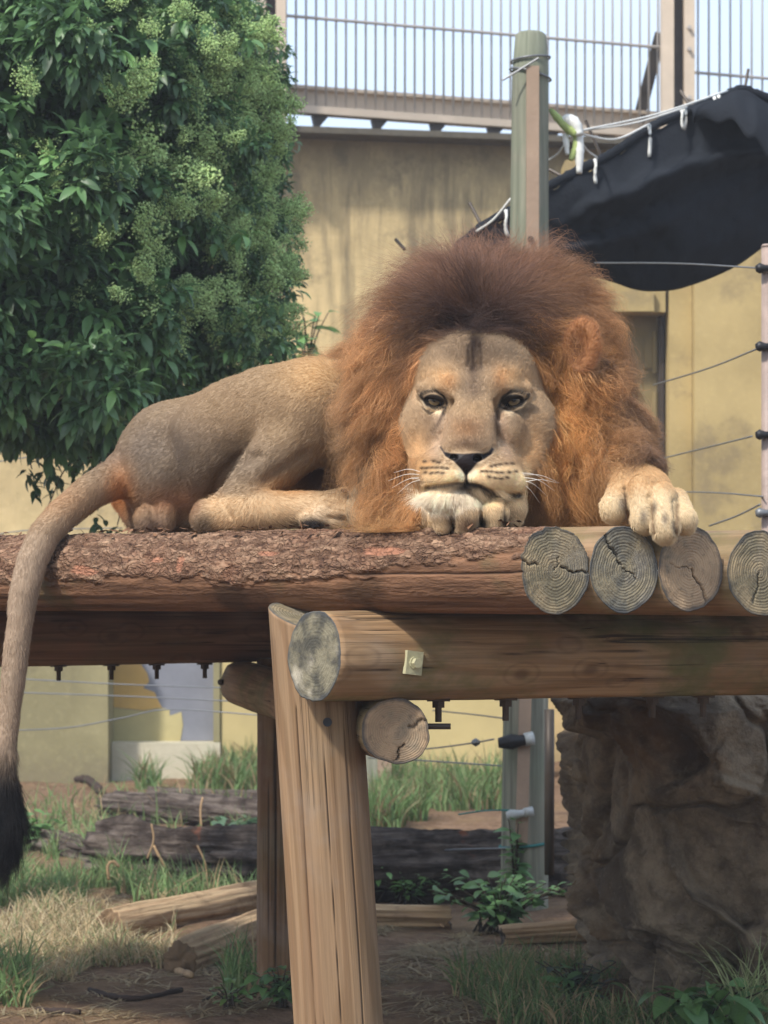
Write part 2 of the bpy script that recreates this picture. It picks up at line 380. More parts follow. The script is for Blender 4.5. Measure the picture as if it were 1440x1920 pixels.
# ------------------------------------------------------------------ round timber pole with batten
M_pole, nt, b, o = newmat('treated_pole', 0.85, 0.15); v = texco(nt)
g1 = noise(nt, mapv(nt, v, (28, 28, 0.9)), 1, 6, 0.6, 0.3); g2 = noise(nt, v, 2.5, 4)
c = ramp(nt, g1, [(0.28, srgb(78, 78, 68)), (0.5, srgb(126, 125, 110)), (0.72, srgb(160, 155, 138))]); c = mix(nt, rng_(nt, g2, 0.4, 0.65, 0, 0.6), c, srgb(112, 120, 102))
setc(nt, b, c); bump(nt, b, g1, 0.006, 0.7)
M_batten = plain('pinkish_batten', srgb(158, 136, 116), 0.85, 0, 0.12, 6, 0.002)
PY = 12.0
pole = thing('timber_pole', (X(985, PY), PY, 0), 'grey-green round timber pole with a batten carrying the shade cloth ropes', 'pole')
q = B(); zz = np.linspace(-0.2, Z(66, PY), 26)
top = Z(66, PY); pts = [(X(np.interp(z, [0, top], [983, 995]), PY), PY, z) for z in zz] ; rad = [np.interp(z, [0, top], [0.108, 0.081]) * (0.86 if z > top - 0.012 else 1) for z in zz]
pts.append((pts[-1][0], PY, top + 0.012)); rad.append(0.055)
q.tube(pts, rad, 28); q.build('shaft', M_pole, pole, smooth=True)
def on_pole(z, dx, dy):
    return np.array((X(np.interp(z, [0, top], [983, 995]), PY) + dx, PY + dy, z))
q = B(); q.bar(on_pole(Z(132, PY), 0.005, -0.094), on_pole(Z(520, PY), 0.010, -0.106), 0.056, 0.03, (0, 1, 0)); q.bar(on_pole(Z(520, PY) - 0.004, 0.010, -0.106), on_pole(Z(1290, PY), -0.005, -0.12), 0.056, 0.03, (0, 1, 0)); q.bar(on_pole(Z(1290, PY) - 0.004, -0.008, -0.12), on_pole(Z(1575, PY), -0.022, -0.122), 0.054, 0.03, (0, 1, 0)); q.build('batten', M_batten, pole)
M_wire = plain('galvanised_wire', srgb(120, 122, 124), 0.45, 0.5, 0.1, 5, 0); M_teal = plain('teal_twine', srgb(50, 120, 116), 0.7); M_blk = plain('black_rubber', srgb(30, 30, 32), 0.45)
M_white = plain('white_cord', srgb(215, 216, 210), 0.8, 0, 0.1, 20, 0); M_porc = plain('porcelain', srgb(176, 180, 178), 0.35)
def ring(z, r, rr, tilt, mat, name):
    a = np.linspace(0, 2 * np.pi, 33); q = B(); q.tube([on_pole(z, r * np.cos(k), r * np.sin(k)) + (0, 0, tilt * np.cos(k)) for k in a], rr, 6, False); q.build(name, mat, pole, smooth=True)
ring(Z(112, PY), 0.088, 0.005, 0.01, M_wire, 'wire_band'); ring(Z(140, PY), 0.092, 0.005, -0.025, M_wire, 'wire_band'); ring(Z(1583, PY), 0.112, 0.007, 0.012, M_teal, 'twine_band')
q = B(); q.tube([on_pole(Z(118, PY), 0.03, -0.11), on_pole(Z(160, PY), -0.13, -0.12)], 0.005, 6); q.build('wire_tail', M_wire, pole)
for py, mt in ((1385, M_blk), (1520, M_porc)):
    z = Z(py, PY); q = B(); w_ = 1.0 if mt is M_blk else 0.7
    q.tube([on_pole(z + .01, 0.02, -0.15), on_pole(z, -0.03, -0.16), on_pole(z - .005, -0.07, -0.16), on_pole(z - .01, -0.13 * w_, -0.16)], [0.022 * w_, 0.024 * w_, 0.036 * w_, 0.022 * w_], 12); q.build('insulator', mt, pole, smooth=True)
    q = B(); q.tube([on_pole(z + .012, 0.028, -0.15), on_pole(z + .004, -0.012, -0.155)], 0.03 * w_, 12); q.build('insulator_collar', M_porc, pole, smooth=True)
q = B(); q.tube([on_pole(Z(1658, PY), -0.0, -0.112), on_pole(Z(1658, PY), -0.0, -0.095)], 0.013, 10); q.build('bolt_hole', M_blk, pole)
for z in (Z(455, PY),):
    q = B(); q.tube([on_pole(z, 0.0, -0.128), on_pole(z, 0.0, -0.118)], 0.014, 8); q.build('screw', M_dark, pole)

# ------------------------------------------------------------------ black shade cloth, ropes and ties
M_cloth, nt, b, o = newmat('black_shade_cloth', 0.95, 0.05); v = texco(nt)
n1 = noise(nt, v, 3.0, 5); n2 = noise(nt, mapv(nt, v, (60, 60, 60)), 1, 2)
setc(nt, b, ramp(nt, n1, [(0.3, srgb(30, 32, 36)), (0.6, srgb(38, 41, 46)), (0.8, srgb(48, 51, 56))])); bump(nt, b, math_(nt, 'ADD', n2, math_(nt, 'MULTIPLY', n1, 4)), 0.004, 0.6)
b.inputs['Specular IOR Level'].default_value = 0.03
TOPE = [(845, 478), (890, 438), (925, 414), (960, 396), (1000, 368), (1040, 345), (1090, 318), (1130, 300), (1180, 268), (1235, 232), (1300, 206), (1350, 186), (1390, 170), (1425, 180), (1470, 196), (1540, 215)]
BOTE = [(860, 500), (920, 505), (960, 508), (1010, 512), (1060, 515), (1110, 518), (1150, 528), (1185, 540), (1215, 545), (1260, 543), (1300, 532), (1345, 515), (1390, 492), (1440, 455), (1490, 420), (1560, 380)]
nu, nv = 110, 44
tu = bez([P(a, b_, np.interp(a, [845, 1390, 1540], [12.45, 13.0, 13.1])) for a, b_ in TOPE], nu); bu = bez([P(a, b_, np.interp(a, [860, 1200, 1560], [12.6, 13.15, 13.2])) for a, b_ in BOTE], nu)
s = np.linspace(0, 1, nv); u = np.linspace(0, 1, nu)
pc = tu[:, None] * (1 - s)[None, :, None] + bu[:, None] * s[None, :, None]
sag = np.sin(np.pi * s)[None] * np.sin(np.pi * np.clip(u, 0, 1))[:, None] * 0.16
pc[..., 2] -= sag * 0.25; pc[..., 1] -= sag * 0.9
wr = 0.03 * np.sin(u * 70)[:, None] * np.exp(-s * 6)[None] + 0.02 * np.sin(9 * u[:, None] + 6 * s[None]) * np.sin(np.pi * s)[None]
fz = fbm(np.stack([u[:, None] * 9 + 0 * s[None], s[None] * 4 + 0 * u[:, None], 0 * u[:, None] + 0 * s[None]], -1).reshape(-1, 3), 4, 91).reshape(nu, nv)
cre = -0.10 * np.exp(-((s[None] - 0.25 - 0.35 * np.abs(u[:, None] - 0.45)) / 0.05) ** 2) * ss(0.3, 0.5, u)[:, None] - 0.06 * np.exp(-((s[None] - 0.62 + 0.3 * (u[:, None] - 0.5)) / 0.07) ** 2); pc[..., 1] += cre
pc[..., 2] += wr + 0.05 * fz * np.sin(np.pi * s)[None]; pc[..., 1] += 0.12 * fz * np.sin(np.pi * s)[None]
i = (np.arange(nu - 1)[:, None] * nv + np.arange(nv - 1)[None]).ravel(); fq = np.stack([i, i + nv, i + nv + 1, i + 1], 1)
cl = thing('shade_cloth', tu[0], 'black sagging shade cloth strung from white cords beside the pole', 'shade cloth')
co = obj('cloth', mesh('cloth', pc.reshape(-1, 3), fq, M_cloth, True), cl); mo = co.modifiers.new('thick', 'SOLIDIFY'); mo.thickness = 0.006
q = B(); q.tube(tu[2:-2] + np.array((0, 0, 0.004)), 0.020 + 0.008 * rng.random(nu - 4), 8); q.build('hem', M_cloth, cl, smooth=True)
# folded flap at the upper corner
fa = bez([P(1290, 205, 12.95), P(1350, 180, 13.0), P(1392, 168, 13.0), P(1430, 190, 12.95), P(1500, 235, 12.9)], 40); fb_ = bez([P(1300, 232, 12.8), P(1355, 225, 12.7), P(1400, 250, 12.6), P(1435, 285, 12.6), P(1500, 335, 12.6)], 40)
s2 = np.linspace(0, 1, 12); fl = fa[:, None] * (1 - s2)[None, :, None] + fb_[:, None] * s2[None, :, None]; fl[..., 1] -= 0.10 * np.sin(np.pi * s2)[None]; fl[..., 2] += 0.02 * np.sin(np.linspace(0, 22, 40))[:, None] * s2[None]
i = (np.arange(39)[:, None] * 12 + np.arange(11)[None]).ravel(); co = obj('flap', mesh('flap', fl.reshape(-1, 3), np.stack([i, i + 12, i + 13, i + 1], 1), M_cloth, True), cl); co.modifiers.new('thick', 'SOLIDIFY').thickness = 0.006
def top_at(px):
    return np.array([np.interp(px, 720 + FPX * tu[:, 0] / tu[:, 1], tu[:, k]) for k in range(3)])
for px, ln in ((1115, 46), (1216, 60), (1277, 36), (1283, 40), (1338, 40), (1346, 44), (948, 50)):   # hanging tie ends
    a = top_at(px); k = ln / FPX * a[1]; q = B(); a = a + (0, -0.03, 0.015)
    q.tube(bez([a, a + (0.002, -0.02, -0.25 * k), a + (rng.normal() * 0.004, -0.02, -0.6 * k), a + (rng.normal() * 0.008, -0.02, -k)], 9), np.array([0.016, 0.013, 0.012, 0.012, 0.013, 0.014, 0.014, 0.015, 0.013]) * 0.62, 7); q.build('tie', M_white, cl, smooth=True)
for px, tx, ty in ((905, 880, 380), (1060, 1030, 318), (1130, 1098, 226), (1298, 1276, 170), (1396, 1403, 130), (757, 742, 449)):
    a = top_at(max(px, 860)) if px > 800 else P(757, 466, 12.4); e = P(tx, ty, a[1] + 0.05); q = B(); q.tube([a + (a - e) * 0.1, e], 0.008, 6); q.build('spike', M_dark, cl)
KN = P(1074, 248, 12.1)
kn = thing('cloth_knot', KN, 'knotted strip of white and lime cloth tied to the pole', 'knot')
M_lime = plain('lime_cloth', srgb(164, 180, 112), 0.9, 0, 0.2, 15, 0.004)
for pts, r_, m_, nm in (([(1032, 205), (1046, 222), (1064, 240), (1082, 252)], [.010, .018, .022, .018], M_lime, 'strip'), ([(1082, 252), (1080, 275), (1070, 300)], [.018, .017, .012], M_lime, 'strip'), ([(1050, 232), (1066, 226), (1080, 236), (1086, 254)], [.02, .028, .03, .02], M_white, 'wrap'), ([(1084, 250), (1086, 280), (1086, 325)], [.02, .022, .014], M_white, 'tail'), ([(1060, 252), (1062, 270), (1064, 290)], [.014, .014, .01], M_white, 'tail')):
    w_ = [P(a, b_, 12.1 - 0.01 * j) for j, (a, b_) in enumerate(pts)]; c_ = bez(w_, 14); q = B(); q.tube(c_, np.interp(np.linspace(0, 1, 14), np.linspace(0, 1, len(r_)), r_) * (0.9 + 0.25 * rng.random(14)), 9); q.build(nm, m_, kn, smooth=True)
def wire(name, pts, r, mat, label, cat, group=None, n=16):
    q = B(); q.tube(bez(pts, n), r, 6); o = q.build(name, mat, None, smooth=True); return tag(o, label, cat, group)
def cordlab(k): return ['white cord running from the knot to the crest of the shade cloth', 'white cord running from the knot to the middle hem of the shade cloth', 'white cord sagging along the near hem of the shade cloth', 'short white cord dropping from the knot to the hanging tie', 'white cord from the knot down behind the pole', 'thin cord behind the pole reaching the low cloth corner'][k]
for k, (a, e) in enumerate((((1084, 246), (1362, 194)), ((1084, 246), (1286, 224)), ((1084, 250), (1216, 258)), ((1082, 252), (1118, 308)), ((1066, 256), (1030, 300)), ((958, 372), (893, 434)))):
    A = P(*a, 12.1 if k < 5 else 12.2); Eq = top_at(e[0]) + (0, -0.04, 0.02) if k in (0, 1, 2, 3) else P(*e, 12.25); m_ = (A + Eq) / 2 - np.array((0, 0, 0.02 if k != 2 else 0.05))
    wire('cord', [A, m_, Eq], 0.0052, M_white, cordlab(k), 'cord', 'white cords of the shade cloth')

# ------------------------------------------------------------------ electric fence post and wires at the right
EY = 9.6
ep = thing('metal_post', (X(1440, EY), EY, 0), 'pinkish metal tube post with black insulators at the picture edge', 'fence post')
q = B(); q.tube([(X(1440, EY), EY, -0.1), (X(1440, EY), EY, Z(462, EY))], 0.024, 16); q.tube([(X(1440, EY), EY, Z(463, EY)), (X(1440, EY), EY, Z(458, EY))], [0.027, 0.02], 16); q.build('tube', plain('pink_tube', srgb(150, 132, 122), 0.5), ep, smooth=True)
for py in (505, 651, 816, 962):
    z = Z(py, EY); q = B(); x = X(1432, EY); q.tube([(x + 0.05, EY - 0.035, z), (x, EY - 0.035, z), (x - 0.02, EY - 0.035, z), (x - 0.034, EY - 0.035, z - 0.002)], [0.013, 0.012, 0.02, 0.011], 10); q.build('insulator', M_blk if py != 962 else M_wire, ep, smooth=True)
    q = B(); q.tube([(x + 0.018, EY, z - 0.012), (x + 0.018, EY, z + 0.008)], 0.03, 14); q.build('clamp', M_wire if py != 505 else M_porc, ep, smooth=True)
WIRES = [(((1115, 493, 11.6), (1270, 494, 10.6), (1428, 503, 9.56)), 'electric wire crossing in front of the black shade cloth'), (((1225, 722, 12.0), (1330, 690, 10.8), (1420, 654, 9.56)), 'upper slanting electric wire in front of the yellow wall'),
         (((1240, 860, 12.0), (1330, 838, 10.8), (1410, 818, 9.56)), 'lower slanting electric wire in front of the yellow wall'), (((1262, 922, 12.0), (1345, 924, 10.8), (1430, 931, 9.56)), 'level electric wire just above the hanging paw'), (((1330, 986, 10.4), (1380, 968, 10.0), (1425, 946, 9.56)), 'short electric wire rising from the log ends to the post'),
         (((-20, 868, 15), (120, 845, 14.5), (300, 800, 14)), 'thin electric wire passing behind the shrub twigs'), (((-20, 1004, 15), (60, 994, 15), (230, 990, 15)), 'thin electric wire just above the platform log behind the tail'),
         (((20, 1272, 15.5), (250, 1284, 15), (500, 1292, 14.5)), 'topmost thin wire in front of the boarded opening'), (((20, 1298, 15.5), (250, 1306, 15), (500, 1318, 14.5)), 'second thin wire in front of the boarded opening'),
         (((20, 1370, 15.5), (130, 1364, 15.2), (230, 1346, 15), (320, 1330, 14.8), (500, 1342, 14.5)), 'slack lowest wire in front of the boarded opening'), (((680, 1412, 13.4), (800, 1404, 12.8), (880, 1394, 12.2), (926, 1386, 11.85)), 'electric wire with a knot tied to the black insulator'),
         (((690, 1421, 14.0), (760, 1424, 13.6), (940, 1436, 13.0)), 'thin low wire in front of the tall grass'), (((690, 1602, 13), (820, 1594, 12.4), (960, 1590, 11.85)), 'pale wire lying across the dark fallen log'), (((860, 1527, 12.2), (910, 1520, 12.0), (955, 1519, 11.86)), 'short teal twine tied to the white insulator'), (((812, 1332, 14), (890, 1340, 13), (945, 1347, 12)), 'thin wire under the beam beside the pole')]
for k, (pts, lb) in enumerate(WIRES):
    wire('electric_wire', [P(*p) for p in pts], 0.0035 if k < 7 else 0.004, M_teal if 'teal' in lb else M_wire, lb, 'wire', 'electric fence wires', 20)
q = B(); a = P(892, 1392, 12.15); q.tube([a + (-.02, 0, 0), a, a + (.02, 0, 0)], [0.008, 0.02, 0.008], 8); tag(q.build('wire_joint', M_wire, None, smooth=True), 'twisted joint halfway along the wire to the black insulator', 'wire joint')
# ------------------------------------------------------------------ log platform
def bare_wood(name, base, dark, algae=0.3, grey=0.35, seedv=0.0, knots=True, fibw=0.75, ckw=0.85):
    m, nt, b, o = newmat(name, 0.75, 0.22); v = texco(nt)
    v = mapv(nt, v, (1, 1, 1), (seedv, seedv * 1.7, seedv * 0.6))
    warp = noise(nt, mapv(nt, v, (5, 5, 0.9)), 1, 3, 0.5)
    gn = noise(nt, mapv(nt, v, (5.5, 5.5, 0.42)), 1, 2, 0.45, 0.15); g = rng_(nt, math_(nt, 'SINE', math_(nt, 'MULTIPLY', gn, 75.0)), -0.6, 1.0)
    fib = noise(nt, mapv(nt, v, (120, 120, 2.2)), 1, 5, 0.65); fib2 = noise(nt, mapv(nt, v, (36, 36, 0.8)), 1, 5, 0.6, 0.4)
    c = mix(nt, rng_(nt, g, 0.1, 0.9, 0, 0.6), base, tuple(x * y for x, y in zip(base, (0.62, 0.54, 0.46)))); c = mix(nt, rng_(nt, fib, 0.35, 0.7, 0, 0.6), c, tuple(x * 0.55 for x in base))
    c = mix(nt, rng_(nt, fib2, 0.52, 0.72, 0, fibw), c, dark)
    tone = noise(nt, mapv(nt, v, (7, 7, 0.5), (1, 6, 2)), 1, 4, 0.55); c = mix(nt, rng_(nt, tone, 0.5, 0.68, 0, 0.5), c, N(nt, 'VectorMath', {0: c, 1: (0.62, 0.50, 0.46)}, operation='MULTIPLY').outputs[0]); c = mix(nt, rng_(nt, tone, 0.46, 0.3, 0, 0.35), c, N(nt, 'VectorMath', {0: c, 1: (1.25, 1.12, 0.95)}, operation='MULTIPLY').outputs[0]); big = noise(nt, v, 3.2, 5, 0.6); big2 = noise(nt, mapv(nt, v, (1, 1, 0.6), (7, 3, 1)), 4.5, 5, 0.65)
    c = mix(nt, rng_(nt, big, 0.5, 0.72, 0, grey), c, (0.26, 0.24, 0.21))
    c = mix(nt, rng_(nt, big2, 0.42, 0.66, 0, algae), c, (0.115, 0.115, 0.045))
    if knots:
        vo = N(nt, 'TexVoronoi', {'Vector': mapv(nt, v, (9.5, 9.5, 5.5)), 'Scale': 1.0, 'Randomness': 1.0}); kd = vo.outputs['Distance']
        c = mix(nt, rng_(nt, kd, 0.20, 0.06, 0, 0.6), c, (0.085, 0.045, 0.024)); c = mix(nt, rng_(nt, math_(nt, 'ABSOLUTE', math_(nt, 'SUBTRACT', kd, 0.29)), 0.06, 0.0, 0, 0.3), c, dark)
    crk = noise(nt, mapv(nt, v, (46, 46, 0.5), (3, 9, 2)), 1, 2, 0.5, 0.6)
    ck = rng_(nt, math_(nt, 'ABSOLUTE', math_(nt, 'SUBTRACT', crk, 0.5)), 0.012, 0.002); ck = math_(nt, 'MULTIPLY', ck, rng_(nt, noise(nt, v, 2.6, 3), 0.46, 0.56))
    c = mix(nt, math_(nt, 'MULTIPLY', ck, ckw), c, (0.022, 0.014, 0.01))
    gr = attr(nt, 'groove', 'Fac'); c = mix(nt, gr, c, (0.02, 0.013, 0.01))
    setc(nt, b, c); h = math_(nt, 'SUBTRACT', math_(nt, 'ADD', math_(nt, 'MULTIPLY', fib, 0.5), math_(nt, 'MULTIPLY', fib2, 0.5)), math_(nt, 'MULTIPLY', ck, 0.7)); bump(nt, b, h, 0.004, 0.8)
    return m
def end_wood(name, a, b_, g, seedv, ring=0.16):
    m, nt, b, o = newmat(name, 0.85, 0.15); v = mapv(nt, texco(nt), (1, 1, 1), (seedv, seedv * 2, 0))
    r = attr(nt, 'rad', 'Fac'); wob = noise(nt, v, 11, 4, 0.55); fine = noise(nt, v, 70, 4, 0.6)
    ph = math_(nt, 'ADD', math_(nt, 'MULTIPLY', r, 92.0), math_(nt, 'MULTIPLY', wob, 11.0))
    s = math_(nt, 'SINE', ph); s = rng_(nt, s, -0.9, 0.9)
    blot = noise(nt, v, 13, 4, 0.6); blot2 = noise(nt, v, 8, 3, 0.6)
    c = mix(nt, rng_(nt, blot, 0.38, 0.62), a, b_); c = mix(nt, rng_(nt, blot2, 0.5, 0.7, 0, 0.8), c, g)
    c = mix(nt, math_(nt, 'MULTIPLY', math_(nt, 'SUBTRACT', 1.0, s), math_(nt, 'MULTIPLY', rng_(nt, noise(nt, v, 11, 4, 0.6), 0.3, 0.6, 0.15, 0.8), ring)), c, (0.04, 0.035, 0.026)); c = mix(nt, rng_(nt, fine, 0.5, 0.75, 0, 0.5), c, (0.05, 0.045, 0.04))
    c = mix(nt, rng_(nt, math_(nt, 'ADD', r, math_(nt, 'MULTIPLY', blot, 0.25)), 0.98, 1.12, 0, 0.8), c, (0.055, 0.058, 0.06))
    gr = attr(nt, 'groove', 'Fac'); c = mix(nt, gr, c, (0.012, 0.010, 0.008))
    setc(nt, b, c); bump(nt, b, math_(nt, 'ADD', math_(nt, 'MULTIPLY', s, min(0.4, ring * 1.4)), fine), 0.004, 0.9); return m
BROWN = srgb(162, 120, 82); DK = srgb(88, 56, 34)
M_post = bare_wood('post_wood', srgb(142, 116, 88), srgb(90, 68, 54), 0.12, 0.3, 0.0, False, 0.25, 0.25)
M_post2 = bare_wood('old_post_wood', srgb(128, 98, 70), srgb(66, 46, 30), 0.25, 0.3, 5.0, False)
M_beam = bare_wood('beam_wood', srgb(154, 126, 94), srgb(96, 74, 54), 0.95, 0.3, 9.0)
M_beam2 = bare_wood('far_beam_wood', srgb(140, 104, 76), srgb(72, 48, 34), 0.3, 0.2, 13.0)
M_deck = bare_wood('deck_wood', srgb(152, 124, 96), srgb(92, 70, 52), 0.6, 0.3, 17.0)
M_endg = end_wood('log_end_green', (0.33, 0.255, 0.15), (0.19, 0.16, 0.10), (0.27, 0.235, 0.175), 0)
M_endb = end_wood('log_end_grey', (0.28, 0.235, 0.15), (0.155, 0.145, 0.115), (0.27, 0.245, 0.20), 3)
M_endw = end_wood('log_end_brown', (0.40, 0.28, 0.17), (0.30, 0.21, 0.13), (0.21, 0.18, 0.13), 6)
M_endk = end_wood('log_end_dark', (0.19, 0.17, 0.115), (0.06, 0.057, 0.045), (0.40, 0.36, 0.28), 9, 0.05)
# bark
M_bark, nt, b, o = newmat('pine_bark', 0.92, 0.1); v = texco(nt)
bk = attr(nt, 'bark', 'Fac'); sc_ = attr(nt, 'scar', 'Fac'); hg = attr(nt, 'height', 'Fac'); gr = attr(nt, 'groove', 'Fac')
n1 = noise(nt, v, 24, 6, 0.65); n2 = noise(nt, v, 5, 4); n3 = noise(nt, mapv(nt, v, (70, 70, 16)), 1, 4, 0.6)
cb = ramp(nt, hg, [(0.0, srgb(62, 44, 35)), (0.25, srgb(104, 79, 62)), (0.55, srgb(136, 107, 86)), (1.0, srgb(168, 138, 112))]); cb = mix(nt, rng_(nt, n2, 0.46, 0.7, 0, 0.4), cb, srgb(126, 84, 64)); cb = mix(nt, rng_(nt, n1, 0.46, 0.72, 0, 0.6), cb, srgb(84, 62, 52))
wv_ = N(nt, 'VectorMath', {0: v, 1: N(nt, 'VectorMath', {0: N(nt, 'TexNoise', {'Vector': v, 'Scale': 26.0, 'Detail': 4.0}).outputs[1], 3: 0.075}, operation='SCALE').outputs[0]}, operation='ADD').outputs[0]
pl = N(nt, 'TexVoronoi', {'Vector': mapv(nt, wv_, (62, 62, 14)), 'Scale': 1.0}, feature='DISTANCE_TO_EDGE').outputs[0]; plc = N(nt, 'TexVoronoi', {'Vector': mapv(nt, wv_, (62, 62, 14)), 'Scale': 1.0}).outputs['Color']
pk = rng_(nt, pl, 0.0, 0.2); cb = mix(nt, math_(nt, 'MULTIPLY', math_(nt, 'SUBTRACT', 1.0, pk), 0.16), cb, srgb(46, 30, 24)); pg = N(nt, 'SeparateXYZ', {0: plc}).outputs[0]; cb = mix(nt, math_(nt, 'MULTIPLY', pg, 0.3), cb, N(nt, 'VectorMath', {0: cb, 3: 0.45}, operation='SCALE').outputs[0])
cb = mix(nt, math_(nt, 'MULTIPLY', rng_(nt, noise(nt, v, 90, 4, 0.7), 0.45, 0.7), 0.3), cb, srgb(70, 50, 40)); cb = mix(nt, math_(nt, 'MULTIPLY', sc_, 0.8), cb, mix(nt, n1, srgb(158, 104, 80), srgb(176, 132, 106)))
fib = noise(nt, mapv(nt, v, (50, 50, 1.6)), 1, 5, 0.65); lw = mix(nt, rng_(nt, fib, 0.35, 0.65), srgb(132, 98, 74), srgb(88, 64, 48)); lw = mix(nt, rng_(nt, n2, 0.5, 0.68, 0, 0.75), lw, srgb(60, 46, 34)); lw = mix(nt, rng_(nt, noise(nt, v, 3.3, 4), 0.53, 0.68, 0, 0.6), lw, (0.07, 0.075, 0.035))
c = mix(nt, bk, lw, cb); c = mix(nt, gr, c, (0.018, 0.012, 0.01)); setc(nt, b, c); bump(nt, b, math_(nt, 'ADD', math_(nt, 'ADD', n3, math_(nt, 'MULTIPLY', n1, 0.7)), math_(nt, 'MULTIPLY', math_(nt, 'MULTIPLY', math_(nt, 'ADD', pk, pg), bk), 0.55)), 0.008, 1.0)

def log(name, p0, p1, r0, r1, mats, parent, nth=40, nz=40, amp=0.004, seed=0, cut0=None, cut1=None, grooves=(), bark=None, crack0=(), crack1=(), caprings=10, ecc=None, zdense=None):
    """round timber from p0 to p1; mats = (side, end). grooves: (world dir, z0, z1, width, depth, wander)"""
    p0 = np.array(p0, float); p1 = np.array(p1, float); L = np.linalg.norm(p1 - p0); x, y, d = frame(p1 - p0)
    th = np.linspace(0, 2 * np.pi, nth, endpoint=False); zz = np.linspace(0, 1, nz) if zdense is None else zdense
    T, Zg = np.meshgrid(th, zz * L); sh = T.shape; T = T.ravel(); Zg = Zg.ravel(); R = r0 + (r1 - r0) * Zg / L
    q = np.stack([np.cos(T) * 1.6, np.sin(T) * 1.6, Zg * 0.9], 1); R = R + amp * fbm(q + seed * 5.1, 3, seed) * 1.6 + amp * 0.25 * fbm(np.stack([np.cos(T) * 9, np.sin(T) * 9, Zg * 2], 1), 3, seed + 3)
    gv = np.zeros(len(T)); at = {}
    for wd, z0, z1, wth, dep, wan in grooves:
        t0 = math.atan2(np.dot(wd, y), np.dot(wd, x)); tc = t0 + wan * fbm(np.stack([Zg * 3, 0 * Zg + t0 * 7, 0 * Zg], 1), 3, seed + 9)
        da = np.abs((T - tc + np.pi) % (2 * np.pi) - np.pi) * R; k = np.exp(-(da / wth) ** 2) * ss(z0, z0 + 0.06, Zg) * ss(z1, z1 - 0.06, Zg); gv = np.maximum(gv, k)
        R = R - dep * k
    Wn = np.cos(T)[:, None] * x + np.sin(T)[:, None] * y
    if bark is not None: R, at = bark(T, Zg, R, Wn, L)
    at.setdefault('groove', gv)
    def endshift(cut, Tn, Rn):
        if cut is None: return 0 * Tn
        n = np.array(cut, float); off = Rn[:, None] * (np.cos(Tn)[:, None] * x + np.sin(Tn)[:, None] * y); return -(off @ n) / (d @ n)
    w1 = ss(L - 0.45, L, Zg); w0 = ss(0.45, 0, Zg)
    z = Zg + w1 * endshift(cut1, T, R) + w0 * endshift(cut0, T, R)
    V = [np.stack([np.cos(T) * R, np.sin(T) * R, z], 1)]; rad = [np.ones(len(T))]; G = [at['groove']]; nv = len(T)
    i = (np.arange(len(zz) - 1)[:, None] * nth + np.arange(nth)[None]).ravel(); j = (np.arange(len(zz) - 1)[:, None] * nth + (np.arange(nth)[None] + 1) % nth).ravel()
    F4 = [np.stack([i, j, j + nth, i + nth], 1)]; mi = [np.zeros(len(i), int)]; F3 = []; mi3 = []
    for e, cut, crk in ((0, cut0, crack0), (1, cut1, crack1)):
        Re = R.reshape(sh)[-1 if e else 0]; n0 = (len(zz) - 1) * nth if e else 0; prev = np.arange(nth) + n0; base = nv
        fr = np.linspace(1, 0, caprings + 1)[1:-1]
        for ii, f_ in enumerate(fr):
            Rr = Re * f_ * (1 + 0 * th); zc = (L if e else 0.0) + endshift(cut, th, Rr)
            rel = 0.0004 * np.sin(f_ * 60) * (1 if e else -1) + 0.0015 * fbm(np.stack([np.cos(th) * Rr * 30, np.sin(th) * Rr * 30, 0 * th + e], 1), 3, seed + 4)
            g = np.zeros(nth)
            X_, Y_ = np.cos(th) * Rr, np.sin(th) * Rr; wx = (X_[:, None] * x + Y_[:, None] * y)
            for (a, b2, wth, dep) in crk:   # cracks on the end: world offsets in metres (right, up)
                rt = np.array((0.82, 0.57, 0)); u_ = wx @ rt; v_ = wx[:, 2]
                g = np.maximum(g, np.exp(-(pd2(u_, v_, a, b2, seed) / wth) ** 2) * dep)
            rel = rel - (1 if e else -1) * 0.012 * g
            V.append(np.stack([X_, Y_, zc + rel], 1)); rad.append(np.full(nth, f_)); G.append(np.minimum(1, g * 1.1))
            cur = np.arange(nth) + nv; a_ = np.stack([prev, np.roll(prev, -1), np.roll(cur, -1), cur], 1); F4.append(a_ if e else a_[:, ::-1]); mi.append(np.ones(nth, int)); prev = cur; nv += nth
        V.append(np.array([[0, 0, L if e else 0.0]])); rad.append(np.zeros(1)); G.append(np.zeros(1)); c = nv; nv += 1
        t_ = np.stack([prev, np.roll(prev, -1), np.full(nth, c)], 1); F3.append(t_ if e else t_[:, ::-1]); mi3.append(np.ones(nth, int))
    V = np.vstack(V); A = {'rad': np.concatenate(rad), 'groove': np.concatenate(G)}
    for k, a in at.items():
        if k != 'groove': A[k] = np.concatenate([a, np.zeros(len(V) - len(a))])
    me = mesh(name, V, [np.vstack(F4), np.vstack(F3)], list(mats), True, np.concatenate(mi + mi3), A)
    return obj(name, me, parent, mat4(p0, x, y, d))
def pd2(u, v, a, b2, seed):
    vx, vy = b2[0] - a[0], b2[1] - a[1]; t = np.clip(((u - a[0]) * vx + (v - a[1]) * vy) / (vx * vx + vy * vy), 0, 1)
    wob = 0.0035 * np.sin(t * 8 + seed) + 0.0012 * np.sin(t * 29 + seed * 2)
    nx, ny = -vy, vx; l = math.hypot(nx, ny)
    return np.hypot(u - a[0] - t * vx - wob * nx / l, v - a[1] - t * vy - wob * ny / l)
